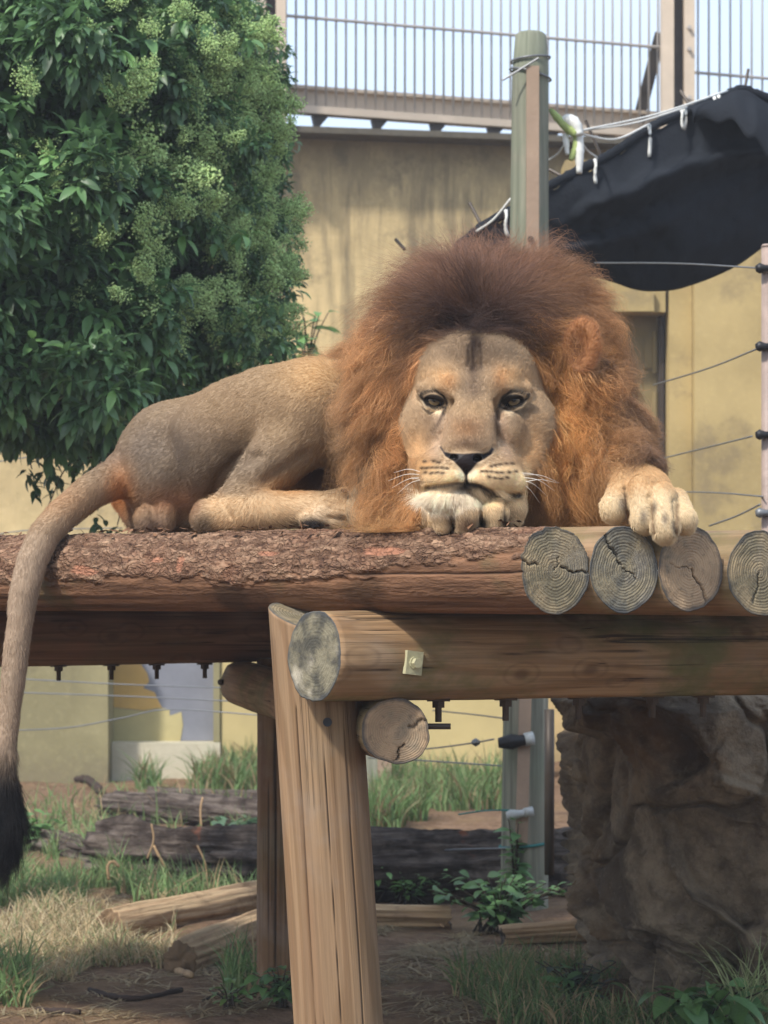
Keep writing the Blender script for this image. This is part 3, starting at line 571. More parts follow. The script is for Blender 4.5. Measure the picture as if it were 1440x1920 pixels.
def pine_bark(T, Zg, R, Wn, L):
    up = Wn[:, 2]; s = T * 0.1; edge = fbm(np.stack([Zg * 5, s * 18, 0 * s], 1), 4, 77)
    # bark is left on the upper side, worn off towards the sawn end
    lim = -0.16 + 0.52 * ss(L - 0.75, L - 0.05, Zg) + 0.22 * edge
    bk = ss(-0.10, 0.10, up - lim + 0.25 * fbm(np.stack([Zg * 22, s * 60, 0 * s + 8], 1), 3, 33))
    wq = np.stack([Zg * 16, s * 60, 0 * s], 1); wx_ = fbm(wq, 3, 5); wy_ = fbm(wq + 50, 3, 6)
    F1, F2, cid = cells(np.stack([Zg * 17 + 1.1 * wx_, s * 62 + 1.3 * wy_], 1), 3)
    f1, f2, cid2 = cells(np.stack([Zg * 44 + 1.4 * wy_, s * 120 + 1.6 * wx_], 1), 8); gap = ss(0.0, 0.30, F2 - F1); gap2 = ss(0.02, 0.25, f2 - f1)
    ridge = 1 - np.abs(fbm(np.stack([Zg * 30, s * 95, 0 * s + 4], 1), 4, 19)) * 2.2
    hgt = np.clip((0.30 + 0.5 * cid) * (0.55 + 0.45 * gap) + 0.35 * (cid2 - 0.5) * gap2 + 0.25 * ridge - 0.08, 0, 1)
    scar = ss(0.30, 0.36, fbm(np.stack([Zg * 4.2, s * 11, 0 * s + 3], 1), 3, 15)) * bk * ss(0.1, 0.3, up) * 0
    for zc, uc, sz, su in ((L - 1.56, 0.10, 0.045, 0.10), (L - 0.46, 0.48, 0.05, 0.08), (L - 1.18, 0.2, 0.014, 0.22), (L - 1.27, 0.32, 0.02, 0.06), (L - 0.86, 0.45, 0.03, 0.05)):
        scar = np.maximum(scar, ss(1.25, 0.85, np.hypot((Zg - zc) / sz, (up - uc) / su) + 0.9 * wx_ + 0.4 * edge) * (Wn[:, 1] < 0.2) * bk)
    hgt = hgt * (1 - 0.8 * scar)
    tear = np.exp(-((up - lim) / 0.05) ** 2) * 0.3
    R = R + bk * (0.001 + 0.0065 * hgt) + 0.0025 * fbm(np.stack([Zg * 40, s * 60, 0 * s], 1), 3, 23) * bk
    gv = np.exp(-(np.abs(up + 0.02 - 0.05 * np.sin(Zg * 3) - 0.05 * edge) / 0.03) ** 2) * ss(L - 0.62, L - 0.5, Zg) * 0.9
    R = R - 0.006 * gv
    return R, {'bark': bk, 'scar': scar, 'height': np.clip(hgt, 0, 1), 'groove': gv}

plat = thing('log_platform', (X(640, 6.5), 6.5, 0), 'raised log platform of round timbers with a pale split front post', 'platform')
D0 = np.array((0.7071, -0.7071, 0.0)); CUT = np.array((0.572, -0.82, 0.03)); CUT /= np.linalg.norm(CUT)
NLOG = 12; ends = []
for k in range(NLOG):
    Yk = 6.0 + 0.115 * k; px = [1042, 1170, 1294, 1425][k] if k < 4 else 1425 + 131 * (k - 3); ends.append(np.array((X(px, Yk), Yk, H + 0.036 + [0, 0.002, 0.005, -0.004][k % 4])))
LEN = 4.15
for k, e in enumerate(ends):
    p0 = e - D0 * (LEN + 0.08 * math.sin(k * 2.1)); r1 = [0.0965, 0.1, 0.0985, 0.1][k % 4]
    em = [M_endg, M_endb, M_endw, M_endg][k % 4]
    if k == 0:
        zd = np.concatenate([np.linspace(0, 0.30, 20), np.linspace(0.3035, 1, 960)])
        log('deck_log', p0, e, 0.108, r1, (M_bark, em), plat, 210, 0, 0.004, 1, None, CUT, bark=pine_bark, zdense=zd, caprings=34,
            crack1=(((0.015, 0.005), (0.085, -0.006), 0.0018, 0.9), ((-0.09, 0.02), (-0.05, 0.012), 0.002, 0.8), ((0.0, 0.0), (0.01, 0.03), 0.0015, 0.6)))
    else:
        vis = k < 4
        crk = {1: (((-0.055, 0.085), (-0.012, 0.015), 0.0024, 1.0), ((-0.012, 0.015), (0.035, -0.02), 0.0012, 0.9)), 2: (((0.005, 0.0), (0.05, -0.075), 0.002, 1.0), ((0, 0), (-0.06, 0.01), 0.001, 0.4)), 3: (((0.0, 0.0), (-0.02, -0.07), 0.002, 0.7),)}.get(k, ())
        log('deck_log', p0, e, 0.106, r1, (M_deck, em), plat, 120 if vis else 22, 60 if vis else 12, 0.004, k + 1, None, CUT, caprings=34 if vis else 5, crack1=crk)
# front beam
bd_ = np.array((0.819, 0.574, 0.0)); bs = np.array((X(590, 6.29), 6.29, 0.0)); bl = 2.6
fn = np.array((0.574, -0.819, 0.0))
ra, rb = 0.107, 0.124
log('beam', bs + (0, 0, H - 0.058 - ra), bs + bd_ * bl + (0, 0, H - 0.058 - rb), ra, rb, (M_beam, M_endk), plat, 150, 150, 0.005, 31, (-0.80, -0.60, 0.06), None, caprings=30,
    grooves=[(fn * 0.55 + np.array((0, 0, 0.83)), 0.02, 0.26, 0.0028, 0.008, 0.12), (fn * 0.93 + np.array((0, 0, 0.36)), 0.78, 2.4, 0.003, 0.010, 0.10), (fn * 0.98 + np.array((0, 0, 0.05)), 0.45, 0.95, 0.0018, 0.004, 0.10), (fn * 0.95 + np.array((0, 0, -0.25)), 0.0, 0.3, 0.0015, 0.003, 0.1)])
# far beam
fa_ = np.array((-1.25, 9.2, 0)); fdv = np.array((0.81, 0.40, 0)); fdv /= np.linalg.norm(fdv)
log('beam', fa_ - fdv * 1.6 + (0, 0, H - 0.168), fa_ + fdv * 2.6 + (0, 0, H - 0.168), 0.106, 0.106, (M_beam2, M_endk), plat, 80, 120, 0.005, 37, None, None)
# front post, its twin at the far beam, and the braces
pt = np.array((X(587, 6.5), 6.5, H - 0.078)); pb = np.array((X(662, 6.5), 6.5, -0.15)); cam_ = np.array((0, -1.0, 0))
def pdir(px): return np.array((math.sin(px), -math.cos(px), 0))
log('post', pb, pt, 0.108, 0.104, (M_post, M_endg), plat, 240, 170, 0.0035, 41, None, (0.25, -0.25, 0.93), caprings=16,
    grooves=[(pdir(-0.55), 0.1, 1.36, 0.0011, 0.009, 0.07), (pdir(0.08), 0.2, 1.28, 0.0010, 0.008, 0.06), (pdir(0.62), 0.0, 1.3, 0.0012, 0.010, 0.05), (pdir(-0.3), 0.0, 0.6, 0.0008, 0.005, 0.06)])
q = B(); q.tube([P(614, 1354, 6.388), P(614, 1354, 6.41)], 0.011, 12); q.build('drill_hole', M_blk, plat)
log('post', (X(524, 9.32), 9.32, -0.1), (X(524, 9.32), 9.32, H - 0.25), 0.079, 0.078, (M_post2, M_endg), plat, 110, 60, 0.004, 43, grooves=[(pdir(-0.15), 0.2, 1.1, 0.0028, 0.012, 0.05), (pdir(-0.5), 0.1, 0.9, 0.0015, 0.006, 0.05)])
log('post', (X(1650, 7.4), 7.4, -0.1), (X(1650, 7.4), 7.4, H - 0.25), 0.1, 0.1, (M_post2, M_endg), plat, 24, 8, 0.004, 44)
log('brace', P(455, 1281, 9.6), P(742, 1371, 6.36), 0.081, 0.0795, (M_deck, M_endw), plat, 90, 60, 0.004, 47, None, (0.05, -1, 0), caprings=26, crack1=(((0.0, -0.07), (0.015, -0.03), 0.0018, 0.9), ((0.03, 0.01), (0.07, 0.03), 0.004, 0.6)))
q = B(); q.tube([P(800, 1362, 6.42), P(845, 1362, 6.42)], 0.0075, 10); q.build('threaded_rod', M_dark, plat)
q = B(); q.tube([P(434, 1279, 9.55), P(412, 1279, 9.5)], 0.011, 8); q.build('threaded_rod', M_dark, plat)
M_bolt = plain('rusty_bolt', srgb(78, 64, 52), 0.6, 0.5, 0.25, 60, 0.001); M_zinc = plain('mossy_zinc_plate', srgb(176, 172, 138), 0.6, 0.0, 0.15, 30, 0.001)
def bolt(pos, s):
    q = B(); pos = np.array(pos); q.tube([pos + (0, 0, 0.012), pos + (0, 0, -0.055 * s)], 0.0085 * s, 10); o = q.build('bolt', M_bolt, plat)
    q = B(); q.box(pos + (0, 0, -0.001), (0.056 * s, 0.05 * s, 0.006)); q.build('washer', M_bolt, o)
    q = B(); q.tube([pos + (0, 0, -0.003), pos + (0, 0, -0.020 * s)], 0.017 * s, 6); q.build('nut', M_bolt, o)
def on_line(px, p, d): # point of a ground line seen in column px
    k = (px - 720) / FPX; t = (k * p[1] - p[0]) / (d[0] - k * d[1]); return p + d * t, t
for px in (822, 948, 1085, 1223, 1318):
    p, t = on_line(px, bs, bd_); bolt((p[0], p[1], H - 0.058 - 2 * (ra + (rb - ra) * t / bl) + 0.002), 1.0)
for px in (30, 110, 209, 294, 384):
    p, t = on_line(px, fa_, fdv); bolt((p[0], p[1], H - 0.274), 0.95)
p, t = on_line(725, bs, bd_); rr_ = ra + (rb - ra) * t / bl; pc_ = p + fn * (rr_ + 0.001) + np.array((0, 0, H - 0.058 - rr_)); pc_[2] = Z(1243, pc_[1])
Rm = np.stack([bd_ * math.cos(0.12) + np.array((0, 0, -math.sin(0.12))), -fn, np.cross(bd_ * math.cos(0.12) + np.array((0, 0, -math.sin(0.12))), -fn)], 1)
q = B(); q.box(pc_, (0.047, 0.012, 0.056), Rm); o = q.build('bolt_plate', M_zinc, plat)
q = B(); q.tube([pc_ + fn * 0.004, pc_ + fn * 0.010], 0.0155, 14); q.build('washer', M_zinc, o); q = B(); q.tube([pc_ + fn * 0.009, pc_ + fn * 0.021], 0.0125, 6); q.build('bolt_head', M_zinc, o)
# loose bark chips on the bark log
q = B()
for k in range(260):
    t = 0.1 + 2.4 * rng.random(); a = (rng.random() - 0.5) * 1.3; pc_ = ends[0] - D0 * t; nn = np.array((-0.707, -0.707, 0)) * math.sin(a) + np.array((0, 0, math.cos(a))); pp = pc_ + nn * (0.111 + 0.004 * rng.random())
    s = 0.006 + 0.012 * rng.random(); u = unit(rng.normal(size=3)); u -= nn * (u @ nn) * 0.8; u = unit(u); w = np.cross(nn, u); q.add([pp + u * s, pp + w * s * .5 + nn * .003, pp - u * s + nn * 0.004, pp - w * s * .6], [[0, 1, 2, 3]])
o = q.build('bark_chips', M_bark, plat); tag(o, kind='stuff')
# ------------------------------------------------------------------ the lion: one continuous body from a signed distance field
PR = []   # (bounds centre, bounds radius, function, k, op)
def _k(Y): return Y / FPX
def E(px, py, Y, rx, ry, rd, k=18, op=1, roll=0.0, yaw=0.0, pitch=0.0):
    s = _k(Y); c = P(px, py, Y); r = np.array((rx, rd, ry)) * s
    R = np.array(Euler((math.radians(pitch), math.radians(roll), math.radians(yaw))).to_matrix())
    def f(p):
        q = (p - c) @ R; k0 = np.sqrt(((q / r) ** 2).sum(1)); k1 = np.sqrt(((q / r ** 2) ** 2).sum(1)) + 1e-9
        return k0 * (k0 - 1) / k1
    PR.append((c, r.max(), f, k * s, op))
def C(a, b, k=18, op=1):
    (ax, ay, aY, ar), (bx, by, bY, br) = a, b
    A = P(ax, ay, aY); Bq = P(bx, by, bY); ra = ar * _k(aY); rb = br * _k(bY); d = Bq - A; L2 = d @ d
    def f(p):
        t = np.clip(((p - A) @ d) / L2, 0, 1)
        return np.linalg.norm(p - A - t[:, None] * d, axis=1) - (ra + t * (rb - ra))
    PR.append(((A + Bq) / 2, np.sqrt(L2) / 2 + max(ra, rb), f, k * _k(aY), op))
def CH(pts, k=18, op=1):
    n0 = len(PR)
    for a, b in zip(pts[:-1], pts[1:]): C(a, b, k, op)
    seg = PR[n0:]; del PR[n0:]; fs = [q[2] for q in seg]
    lo_ = np.min([q[0] - q[1] for q in seg], 0); hi_ = np.max([q[0] + q[1] for q in seg], 0); c = (lo_ + hi_) / 2
    r = max(np.linalg.norm(q[0] - c) + q[1] for q in seg); kk = 5 * _k(pts[0][2])
    def f(p):
        d = fs[0](p)
        for g in fs[1:]: d = np.minimum(d, g(p))
        return d
    PR.append((c, r, f, k * _k(pts[0][2]), op))
def smin(a, b, k):
    h = np.maximum(k - np.abs(a - b), 0) / k; return np.minimum(a, b) - h * h * k * 0.25
def smax(a, b, k): return -smin(-a, -b, k)
def sdf(p):
    p = np.asarray(p, float); d = np.full(len(p), 0.5)
    for c, r, f, k, op in PR:
        m = np.linalg.norm(p - c, axis=1) < r + k + 0.06
        if not m.any(): continue
        e = f(p[m]); d[m] = smin(d[m], e, k) if op > 0 else smax(d[m], -e, k)
    return d

# trunk, rump and hind quarters
E(345, 872, 7.42, 128, 112, 130, 30)
CH([(345, 872, 7.42, 108), (470, 820, 7.3, 118), (650, 790, 7.12, 120), (800, 800, 6.88, 150)], 40)
CH([(420, 826, 7.2, 96), (505, 782, 7.04, 96), (584, 768, 6.91, 94)], 40)       # thigh
E(600, 752, 6.96, 46, 70, 60, 40)
CH([(594, 786, 6.88, 70), (510, 865, 6.86, 58), (452, 925, 6.85, 40), (415, 956, 6.84, 32)], 30)   # shank
CH([(392, 966, 6.82, 30), (470, 958, 6.79, 36), (560, 955, 6.77, 35), (615, 958, 6.75, 36)], 22)  # hind foot
E(385, 972, 6.82, 27, 28, 30, 14); E(448, 935, 6.82, 24, 24, 24, 16)
E(628, 958, 6.75, 32, 34, 40, 12); C((610, 945, 6.78, 20), (648, 926, 6.78, 15), 12)
C((612, 940, 6.71, 15), (652, 948, 6.70, 13), 5); C((608, 958, 6.70, 16), (654, 966, 6.685, 15), 5); C((606, 975, 6.70, 15), (646, 982, 6.69, 14), 5)
E(600, 975, 6.73, 40, 22, 34, 10)
CH([(228, 880, 7.5, 34), (232, 930, 7.5, 26), (258, 975, 7.5, 24)], 18)          # far hind leg behind the rump
E(330, 965, 7.4, 75, 36, 60, 22)                                                  # groin
E(274, 975, 7.30, 23, 27, 24, 12); E(312, 968, 7.29, 20, 30, 22, 14)
CH([(470, 940, 7.2, 40), (600, 955, 7.22, 40), (760, 930, 6.9, 65)], 30)         # belly on the logs
# tail
CH([(262, 872, 7.42, 44), (222, 895, 7.37, 36), (170, 922, 7.3, 32), (118, 962, 7.2, 30), (85, 1000, 7.13, 29), (62, 1050, 7.1, 28),
    (46, 1110, 7.08, 26), (33, 1200, 7.07, 23), (22, 1300, 7.07, 20), (12, 1400, 7.07, 19), (10, 1480, 7.07, 20)], 16)
CH([(10, 1480, 7.07, 22), (14, 1545, 7.07, 32), (12, 1600, 7.07, 22), (8, 1630, 7.07, 9)], 14)
# neck, shoulders and chest under the mane
E(925, 738, 6.74, 236, 226, 190, 40)
E(925, 885, 6.66, 225, 118, 170, 40)
E(1080, 860, 6.62, 110, 110, 120, 40)
CH([(765, 640, 6.52, 46), (712, 780, 6.50, 60), (735, 925, 6.45, 56)], 40)
CH([(1028, 640, 6.52, 46), (1080, 790, 6.49, 66), (1040, 925, 6.45, 54)], 40)
E(892, 590, 6.52, 120, 50, 84, 36)
# skull and face
E(893, 748, 6.42, 126, 122, 112, 24)
E(892, 692, 6.36, 104, 72, 70, 24)
E(802, 802, 6.355, 48, 66, 62, 24); E(990, 802, 6.36, 51, 68, 62, 24)
E(814, 872, 6.32, 46, 56, 62, 22); E(974, 872, 6.32, 50, 60, 62, 22)
C((796, 729, 6.298, 14), (848, 727, 6.252, 24), 18); C((924, 727, 6.252, 24), (980, 730, 6.303, 14), 18)
E(838, 704, 6.292, 34, 22, 22, 18); E(938, 704, 6.292, 34, 22, 22, 18)
C((874, 735, 6.275, 32), (862, 828, 6.165, 30), 22); C((906, 735, 6.275, 32), (896, 828, 6.165, 30), 22)
E(876, 842, 6.15, 46, 24, 34, 14)
E(832, 812, 6.262, 34, 42, 44, 24); E(948, 812, 6.266, 36, 42, 44, 24)
E(840, 893, 6.165, 52, 36, 52, 14); E(915, 894, 6.165, 58, 38, 54, 14)
E(880, 880, 6.215, 98, 56, 76, 20); E(962, 908, 6.19, 26, 22, 44, 14)
E(846, 938, 6.170, 54, 29, 42, 8)
E(873, 865, 6.117, 33, 20, 16, 8)                                                 # nose leather
E(814, 753, 6.238, 26, 15, 24, 14, -1, roll=-6); E(961, 752, 6.242, 27, 15, 24, 14, -1, roll=8)
E(850, 772, 6.228, 10, 22, 14, 14, -1); E(927, 772, 6.230, 10, 22, 14, 14, -1)
E(849, 858, 6.108, 9, 6, 12, 5, -1); E(896, 860, 6.108, 10, 6, 12, 5, -1)         # nostrils
# lids
def arc(pts, Y, r, k=5):
    q = bez([(a, b, Y + dy, r) for a, b, dy in pts], 8); CH([tuple(x) for x in q], k)
arc([(790, 744, 0.014), (800, 741, 0.004), (816, 742, -0.002), (830, 749.5, 0.0), (838, 758, 0.008)], 6.259, 7.5)
arc([(790, 745, 0.014), (800, 759, 0.004), (815, 767, -0.002), (829, 766, 0.0), (838, 759, 0.008)], 6.262, 5.5)
arc([(937, 760, 0.008), (945, 750, 0.0), (958, 743, -0.002), (974, 741, 0.004), (988, 744, 0.014)], 6.262, 7.5)
arc([(937, 761, 0.008), (946, 767, 0.0), (960, 767, -0.002), (976, 759, 0.004), (988, 745, 0.014)], 6.265, 5.5)
# ear
E(1090, 646, 6.38, 36, 50, 15, 12, roll=8, yaw=-25)
E(1095, 690, 6.44, 34, 40, 50, 20)
E(1083, 652, 6.365, 23, 36, 11, 8, -1, roll=8, yaw=-25)
# fore leg folded under the chin
CH([(700, 950, 6.55, 52), (790, 966, 6.33, 38), (850, 965, 6.24, 32)], 20)
E(908, 958, 6.225, 76, 34, 58, 14)
for x, y, r, Y in ((830, 975, 20, 6.165), (873, 976, 25, 6.145), (928, 974, 23, 6.15), (964, 965, 20, 6.18)):
    C((x + 5, y - 40, Y + 0.045, r * 0.95), (x + 1, y - 12, Y + 0.002, r * 1.05), 9); C((x + 1, y - 12, Y + 0.002, r * 1.05), (x, y + 6, Y + 0.006, r * 0.9), 7)
# fore leg hanging over the log ends
CH([(1130, 830, 6.6, 85), (1165, 880, 6.42, 58), (1190, 900, 6.32, 48), (1215, 925, 6.25, 46)], 24)
for a, b, r, Y in (((1172, 905), (1152, 952), 26, 6.19), ((1202, 915), (1205, 974), 25, 6.14), ((1240, 930), (1247, 990), 27, 6.10), ((1268, 938), (1284, 975), 22, 6.13)):
    C((a[0], a[1], Y + 0.06, r * 1.0), (b[0], b[1], Y + 0.006, r * 0.98), 9)
    C((b[0], b[1], Y, r), (b[0] + (a[0] - b[0]) * -0.1, b[1] + 10, Y + 0.015, r * 0.8), 8)

def px_of(v):
    return 720 + FPX * v[:, 0] / v[:, 1], HOR - FPX * (v[:, 2] - H) / v[:, 1]

def surface_nets(h):
    cs = 8; lo = np.min([c - r for c, r, *_ in PR], 0) - 0.05; hi = np.max([c + r for c, r, *_ in PR], 0) + 0.05
    nb = np.ceil((hi - lo) / (h * cs)).astype(int)
    g = np.stack(np.meshgrid(*[np.arange(n) for n in nb], indexing='ij'), -1).reshape(-1, 3)
    cen = lo + (g + 0.5) * h * cs; bd = sdf(cen); rad = h * cs * 0.87
    act = np.abs(bd) < rad * 2.3; g = g[act]; cen = cen[act]; nbk = len(g)
    o = np.stack(np.meshgrid(*[np.arange(cs + 1)] * 3, indexing='ij'), -1).reshape(-1, 3)
    D = np.full((nbk, len(o)), 0.5, np.float32)
    for c, r, f, k, op in PR:
        m = np.linalg.norm(cen - c, axis=1) < r + rad + k
        if not m.any(): continue
        idx = np.nonzero(m)[0]
        pts = lo + (g[idx][:, None] * cs + o[None]) * h
        e = f(pts.reshape(-1, 3)).reshape(len(idx), -1); q = D[idx]
        D[idx] = smin(q, e, k) if op > 0 else smax(q, -e, k)
    D = D.reshape(nbk, cs + 1, cs + 1, cs + 1); S = D < 0
    cnt = sum(S[:, a:cs + a, b:cs + b, c:cs + c].astype(np.int8) for a in (0, 1) for b in (0, 1) for c in (0, 1))
    ci = np.argwhere((cnt > 0) & (cnt < 8)); n = len(ci)
    val = np.stack([D[ci[:, 0], ci[:, 1] + a, ci[:, 2] + b, ci[:, 3] + c] for a in (0, 1) for b in (0, 1) for c in (0, 1)], 1)
    off = np.array([(a, b, c) for a in (0, 1) for b in (0, 1) for c in (0, 1)], float)
    acc = np.zeros((n, 3)); ct = np.zeros(n)
    for i in range(8):
        for j in range(i + 1, 8):
            if np.abs(off[i] - off[j]).sum() != 1: continue
            a, b = val[:, i], val[:, j]; m = (a < 0) != (b < 0); t = np.where(m, a / np.where(m, a - b, 1), 0)
            acc += np.where(m[:, None], off[i] + t[:, None] * (off[j] - off[i]), 0); ct += m
    base = g[ci[:, 0]] * cs + ci[:, 1:]
    V = lo + (base + acc / ct[:, None]) * h
    DIM = nb * cs + 4
    def key(q): return ((q[:, 0] + 1) * DIM[1] + q[:, 1] + 1) * DIM[2] + q[:, 2] + 1
    K = key(base); order = np.argsort(K); Ks = K[order]
    def find(q):
        kk = key(q); i = np.clip(np.searchsorted(Ks, kk), 0, len(Ks) - 1); return np.where(Ks[i] == kk, order[i], -1)
    quads = []
    for ax in range(3):
        s0 = S[:, :cs, :cs, :cs]; sl = [slice(0, cs)] * 3; sl[ax] = slice(1, cs + 1); s1 = S[(slice(None), *sl)]
        e = np.argwhere(s0 != s1); flip = s0[tuple(e.T)]
        b0 = g[e[:, 0]] * cs + e[:, 1:]; u = np.zeros(3, int); w = np.zeros(3, int); u[(ax + 1) % 3] = 1; w[(ax + 2) % 3] = 1
        q = np.stack([find(b0 - u - w), find(b0 - w), find(b0), find(b0 - u)], 1)
        ok = (q >= 0).all(1); q = q[ok]; fl = flip[ok]; q[~fl] = q[~fl][:, ::-1]; quads.append(q)
    return V, np.vstack(quads)

def grad(p, e=0.0012):
    d = sdf(p); g = np.stack([sdf(p + np.eye(3)[i] * e) - d for i in range(3)], 1)
    return d, g / (np.linalg.norm(g, axis=1)[:, None] + 1e-9)

LV, LF = surface_nets(0.0042)
# finer faces on the face and the paws
def refine(V, F, sel):
    bm = bmesh.new(); me = mesh('tmp', V, F); bm.from_mesh(me); bpy.data.meshes.remove(me); bm.verts.ensure_lookup_table()
    ed = [e for e in bm.edges if sel[e.verts[0].index] and sel[e.verts[1].index]]
    bmesh.ops.subdivide_edges(bm, edges=ed, cuts=1, use_grid_fill=True)
    bmesh.ops.triangulate(bm, faces=[f for f in bm.faces if len(f.verts) != 4])
    V = np.array([v.co[:] for v in bm.verts]); q = np.array([[v.index for v in f.verts] for f in bm.faces if len(f.verts) == 4])
    t = [[v.index for v in f.verts] for f in bm.faces if len(f.verts) == 3]
    bm.free(); return V, q, np.array(t, int).reshape(-1, 3)
x, y = px_of(LV)
LV, LF, LT = refine(LV, LF, ((x > 755) & (x < 1045) & (y > 625) & (y < 1015) & (LV[:, 1] < 6.42)) | ((x > 1110) & (y > 860) & (LV[:, 1] < 6.4)))
for it in range(2):
    d, gr = grad(LV); LV = LV - gr * np.clip(d, -0.004, 0.004)[:, None]
d, LN = grad(LV)

# creases: mouth, philtrum, brow, cheeks  (polyline, half width px, depth m)
def pdist(x, y, pts):
    d = np.full(len(x), 1e9)
    for (ax, ay), (bx, by) in zip(pts[:-1], pts[1:]):
        vx, vy = bx - ax, by - ay; t = np.clip(((x - ax) * vx + (y - ay) * vy) / (vx * vx + vy * vy + 1e-9), 0, 1)
        d = np.minimum(d, np.hypot(x - ax - t * vx, y - ay - t * vy))
    return d
MOUTH = [(800, 914), (831, 911), (857, 907), (875, 908), (899, 912), (921, 923), (947, 932), (974, 929)]
x, y = px_of(LV); fr = (LV[:, 1] < 6.36) & (LN[:, 1] < 0.35)
for pts, w, dp in ((MOUTH, 5, 0.009), ([(874, 884), (874, 908)], 3.2, 0.006), ([(888, 648), (887, 692)], 5, 0.004), ([(879, 652), (880, 680)], 3, 0.0025),
                   ([(898, 652), (896, 685)], 3, 0.0025), ([(829, 768), (820, 795), (812, 810)], 3, 0.002), ([(836, 770), (836, 795), (826, 815)], 3, 0.002),
                   ([(930, 768), (930, 800), (938, 830)], 4, 0.0025), ([(943, 690), (938, 715)], 3, 0.0015),
                   ([(1172, 915), (1180, 985)], 4, 0.008), ([(1216, 930), (1226, 1000)], 4, 0.008), ([(1262, 935), (1268, 1000)], 4, 0.008), ([(850, 935), (851, 990)], 4, 0.007), ([(901, 938), (902, 990)], 4, 0.007), ([(947, 938), (947, 990)], 4, 0.007),
                   ([(833, 847), (826, 838)], 3, 0.003), ([(908, 855), (919, 850), (925, 840)], 4, 0.003)):
    dd = pdist(x, y, pts); LV = LV - LN * (fr * dp * np.exp(-(dd / w) ** 2))[:, None]
bdm = (LV[:, 1] > 6.6) & (LN[:, 1] < 0.3)
for pts, w, dp in (([(395, 930), (412, 892), (446, 862), (480, 852)], 13, 0.018), ([(500, 900), (540, 872), (575, 850)], 12, 0.008), ([(300, 815), (330, 870), (335, 915)], 26, 0.010), ([(620, 952), (655, 957)], 4, 0.008), ([(618, 970), (655, 975)], 4, 0.008), ([(415, 940), (432, 968)], 6, 0.006), ([(520, 790), (470, 820), (430, 850)], 22, 0.007)):
    LV = LV - LN * (bdm * dp * np.exp(-(pdist(x, y, pts) / w) ** 2))[:, None]
LV = LV + LN * (bdm * (0.012 * np.exp(-((x - 300) / 45) ** 2 - ((y - 790) / 28) ** 2) + 0.010 * np.exp(-((x - 590) / 40) ** 2 - ((y - 735) / 40) ** 2)))[:, None]
# gentle uneven muscle and skin
LV = LV + LN * (0.004 * fbm(LV * 9, 3, 3) * ss(6.5, 6.8, LV[:, 1]) + 0.0012 * fbm(LV * 40, 3, 5))[:, None]
# vertex normals
def vnormals(V, quads, tris):
    n = np.zeros_like(V)
    for F in (quads, tris):
        if not len(F): continue
        a = np.cross(V[F[:, 2]] - V[F[:, 0]], V[F[:, -1]] - V[F[:, 1]]) if F.shape[1] == 4 else np.cross(V[F[:, 1]] - V[F[:, 0]], V[F[:, 2]] - V[F[:, 0]])
        for k in range(F.shape[1]): np.add.at(n, F[:, k], a)
    return n / (np.linalg.norm(n, axis=1)[:, None] + 1e-12)
LN = vnormals(LV, LF, LT)

# ---------------- coat colours (coat pattern, with a haunch highlight and a shaded gap painted in)
def gs(x, y, cx, cy, sx, sy=None): sy = sy or sx; return np.exp(-((x - cx) / sx) ** 2 - ((y - cy) / sy) ** 2)
def lay(col, w, c): return col + (np.array(c) - col) * np.clip(w, 0, 1)[:, None]
def sq(*c): return np.array(srgb(*c))
FACE_C = (893, 800)
def face_mask(x, y, Y, soft=10):
    """1 on the face oval, in photograph pixels"""
    hw = np.interp(y, [620, 640, 660, 700, 760, 820, 880, 930, 965], [22, 72, 100, 126, 143, 144, 124, 106, 82])
    cx = np.interp(y, [640, 760, 900], [893, 899, 884])
    return ss(soft, -soft, np.abs(x - cx) - hw) * ss(618, 634, y) * (Y < 6.47) * ss(958, 944, y - 16 * ss(880, 850, x))
def inpoly(x, y, poly):
    r = np.zeros(len(x), bool); n = len(poly)
    for i in range(n):
        (ax, ay), (bx, by) = poly[i], poly[(i + 1) % n]
        c = ((ay > y) != (by > y)) & (x < (bx - ax) * (y - ay) / (by - ay + 1e-9) + ax); r ^= c
    return r
NOSE = [(824, 838), (827, 837), (834, 847), (845, 850), (870, 851), (895, 849), (907, 851), (916, 847), (922, 839), (926, 842), (921, 852), (909, 860), (896, 867), (885, 880), (874, 892), (863, 878), (850, 864), (835, 855)]
def soft_poly(x, y, poly, w=3):
    d = pdist(x, y, poly + [poly[0]]); return ss(-w, w, np.where(inpoly(x, y, poly), d, -d))
TAN, GREY, GOLD, PALE = sq(154, 131, 102), sq(122, 109, 96), sq(196, 148, 92), sq(222, 200, 168)
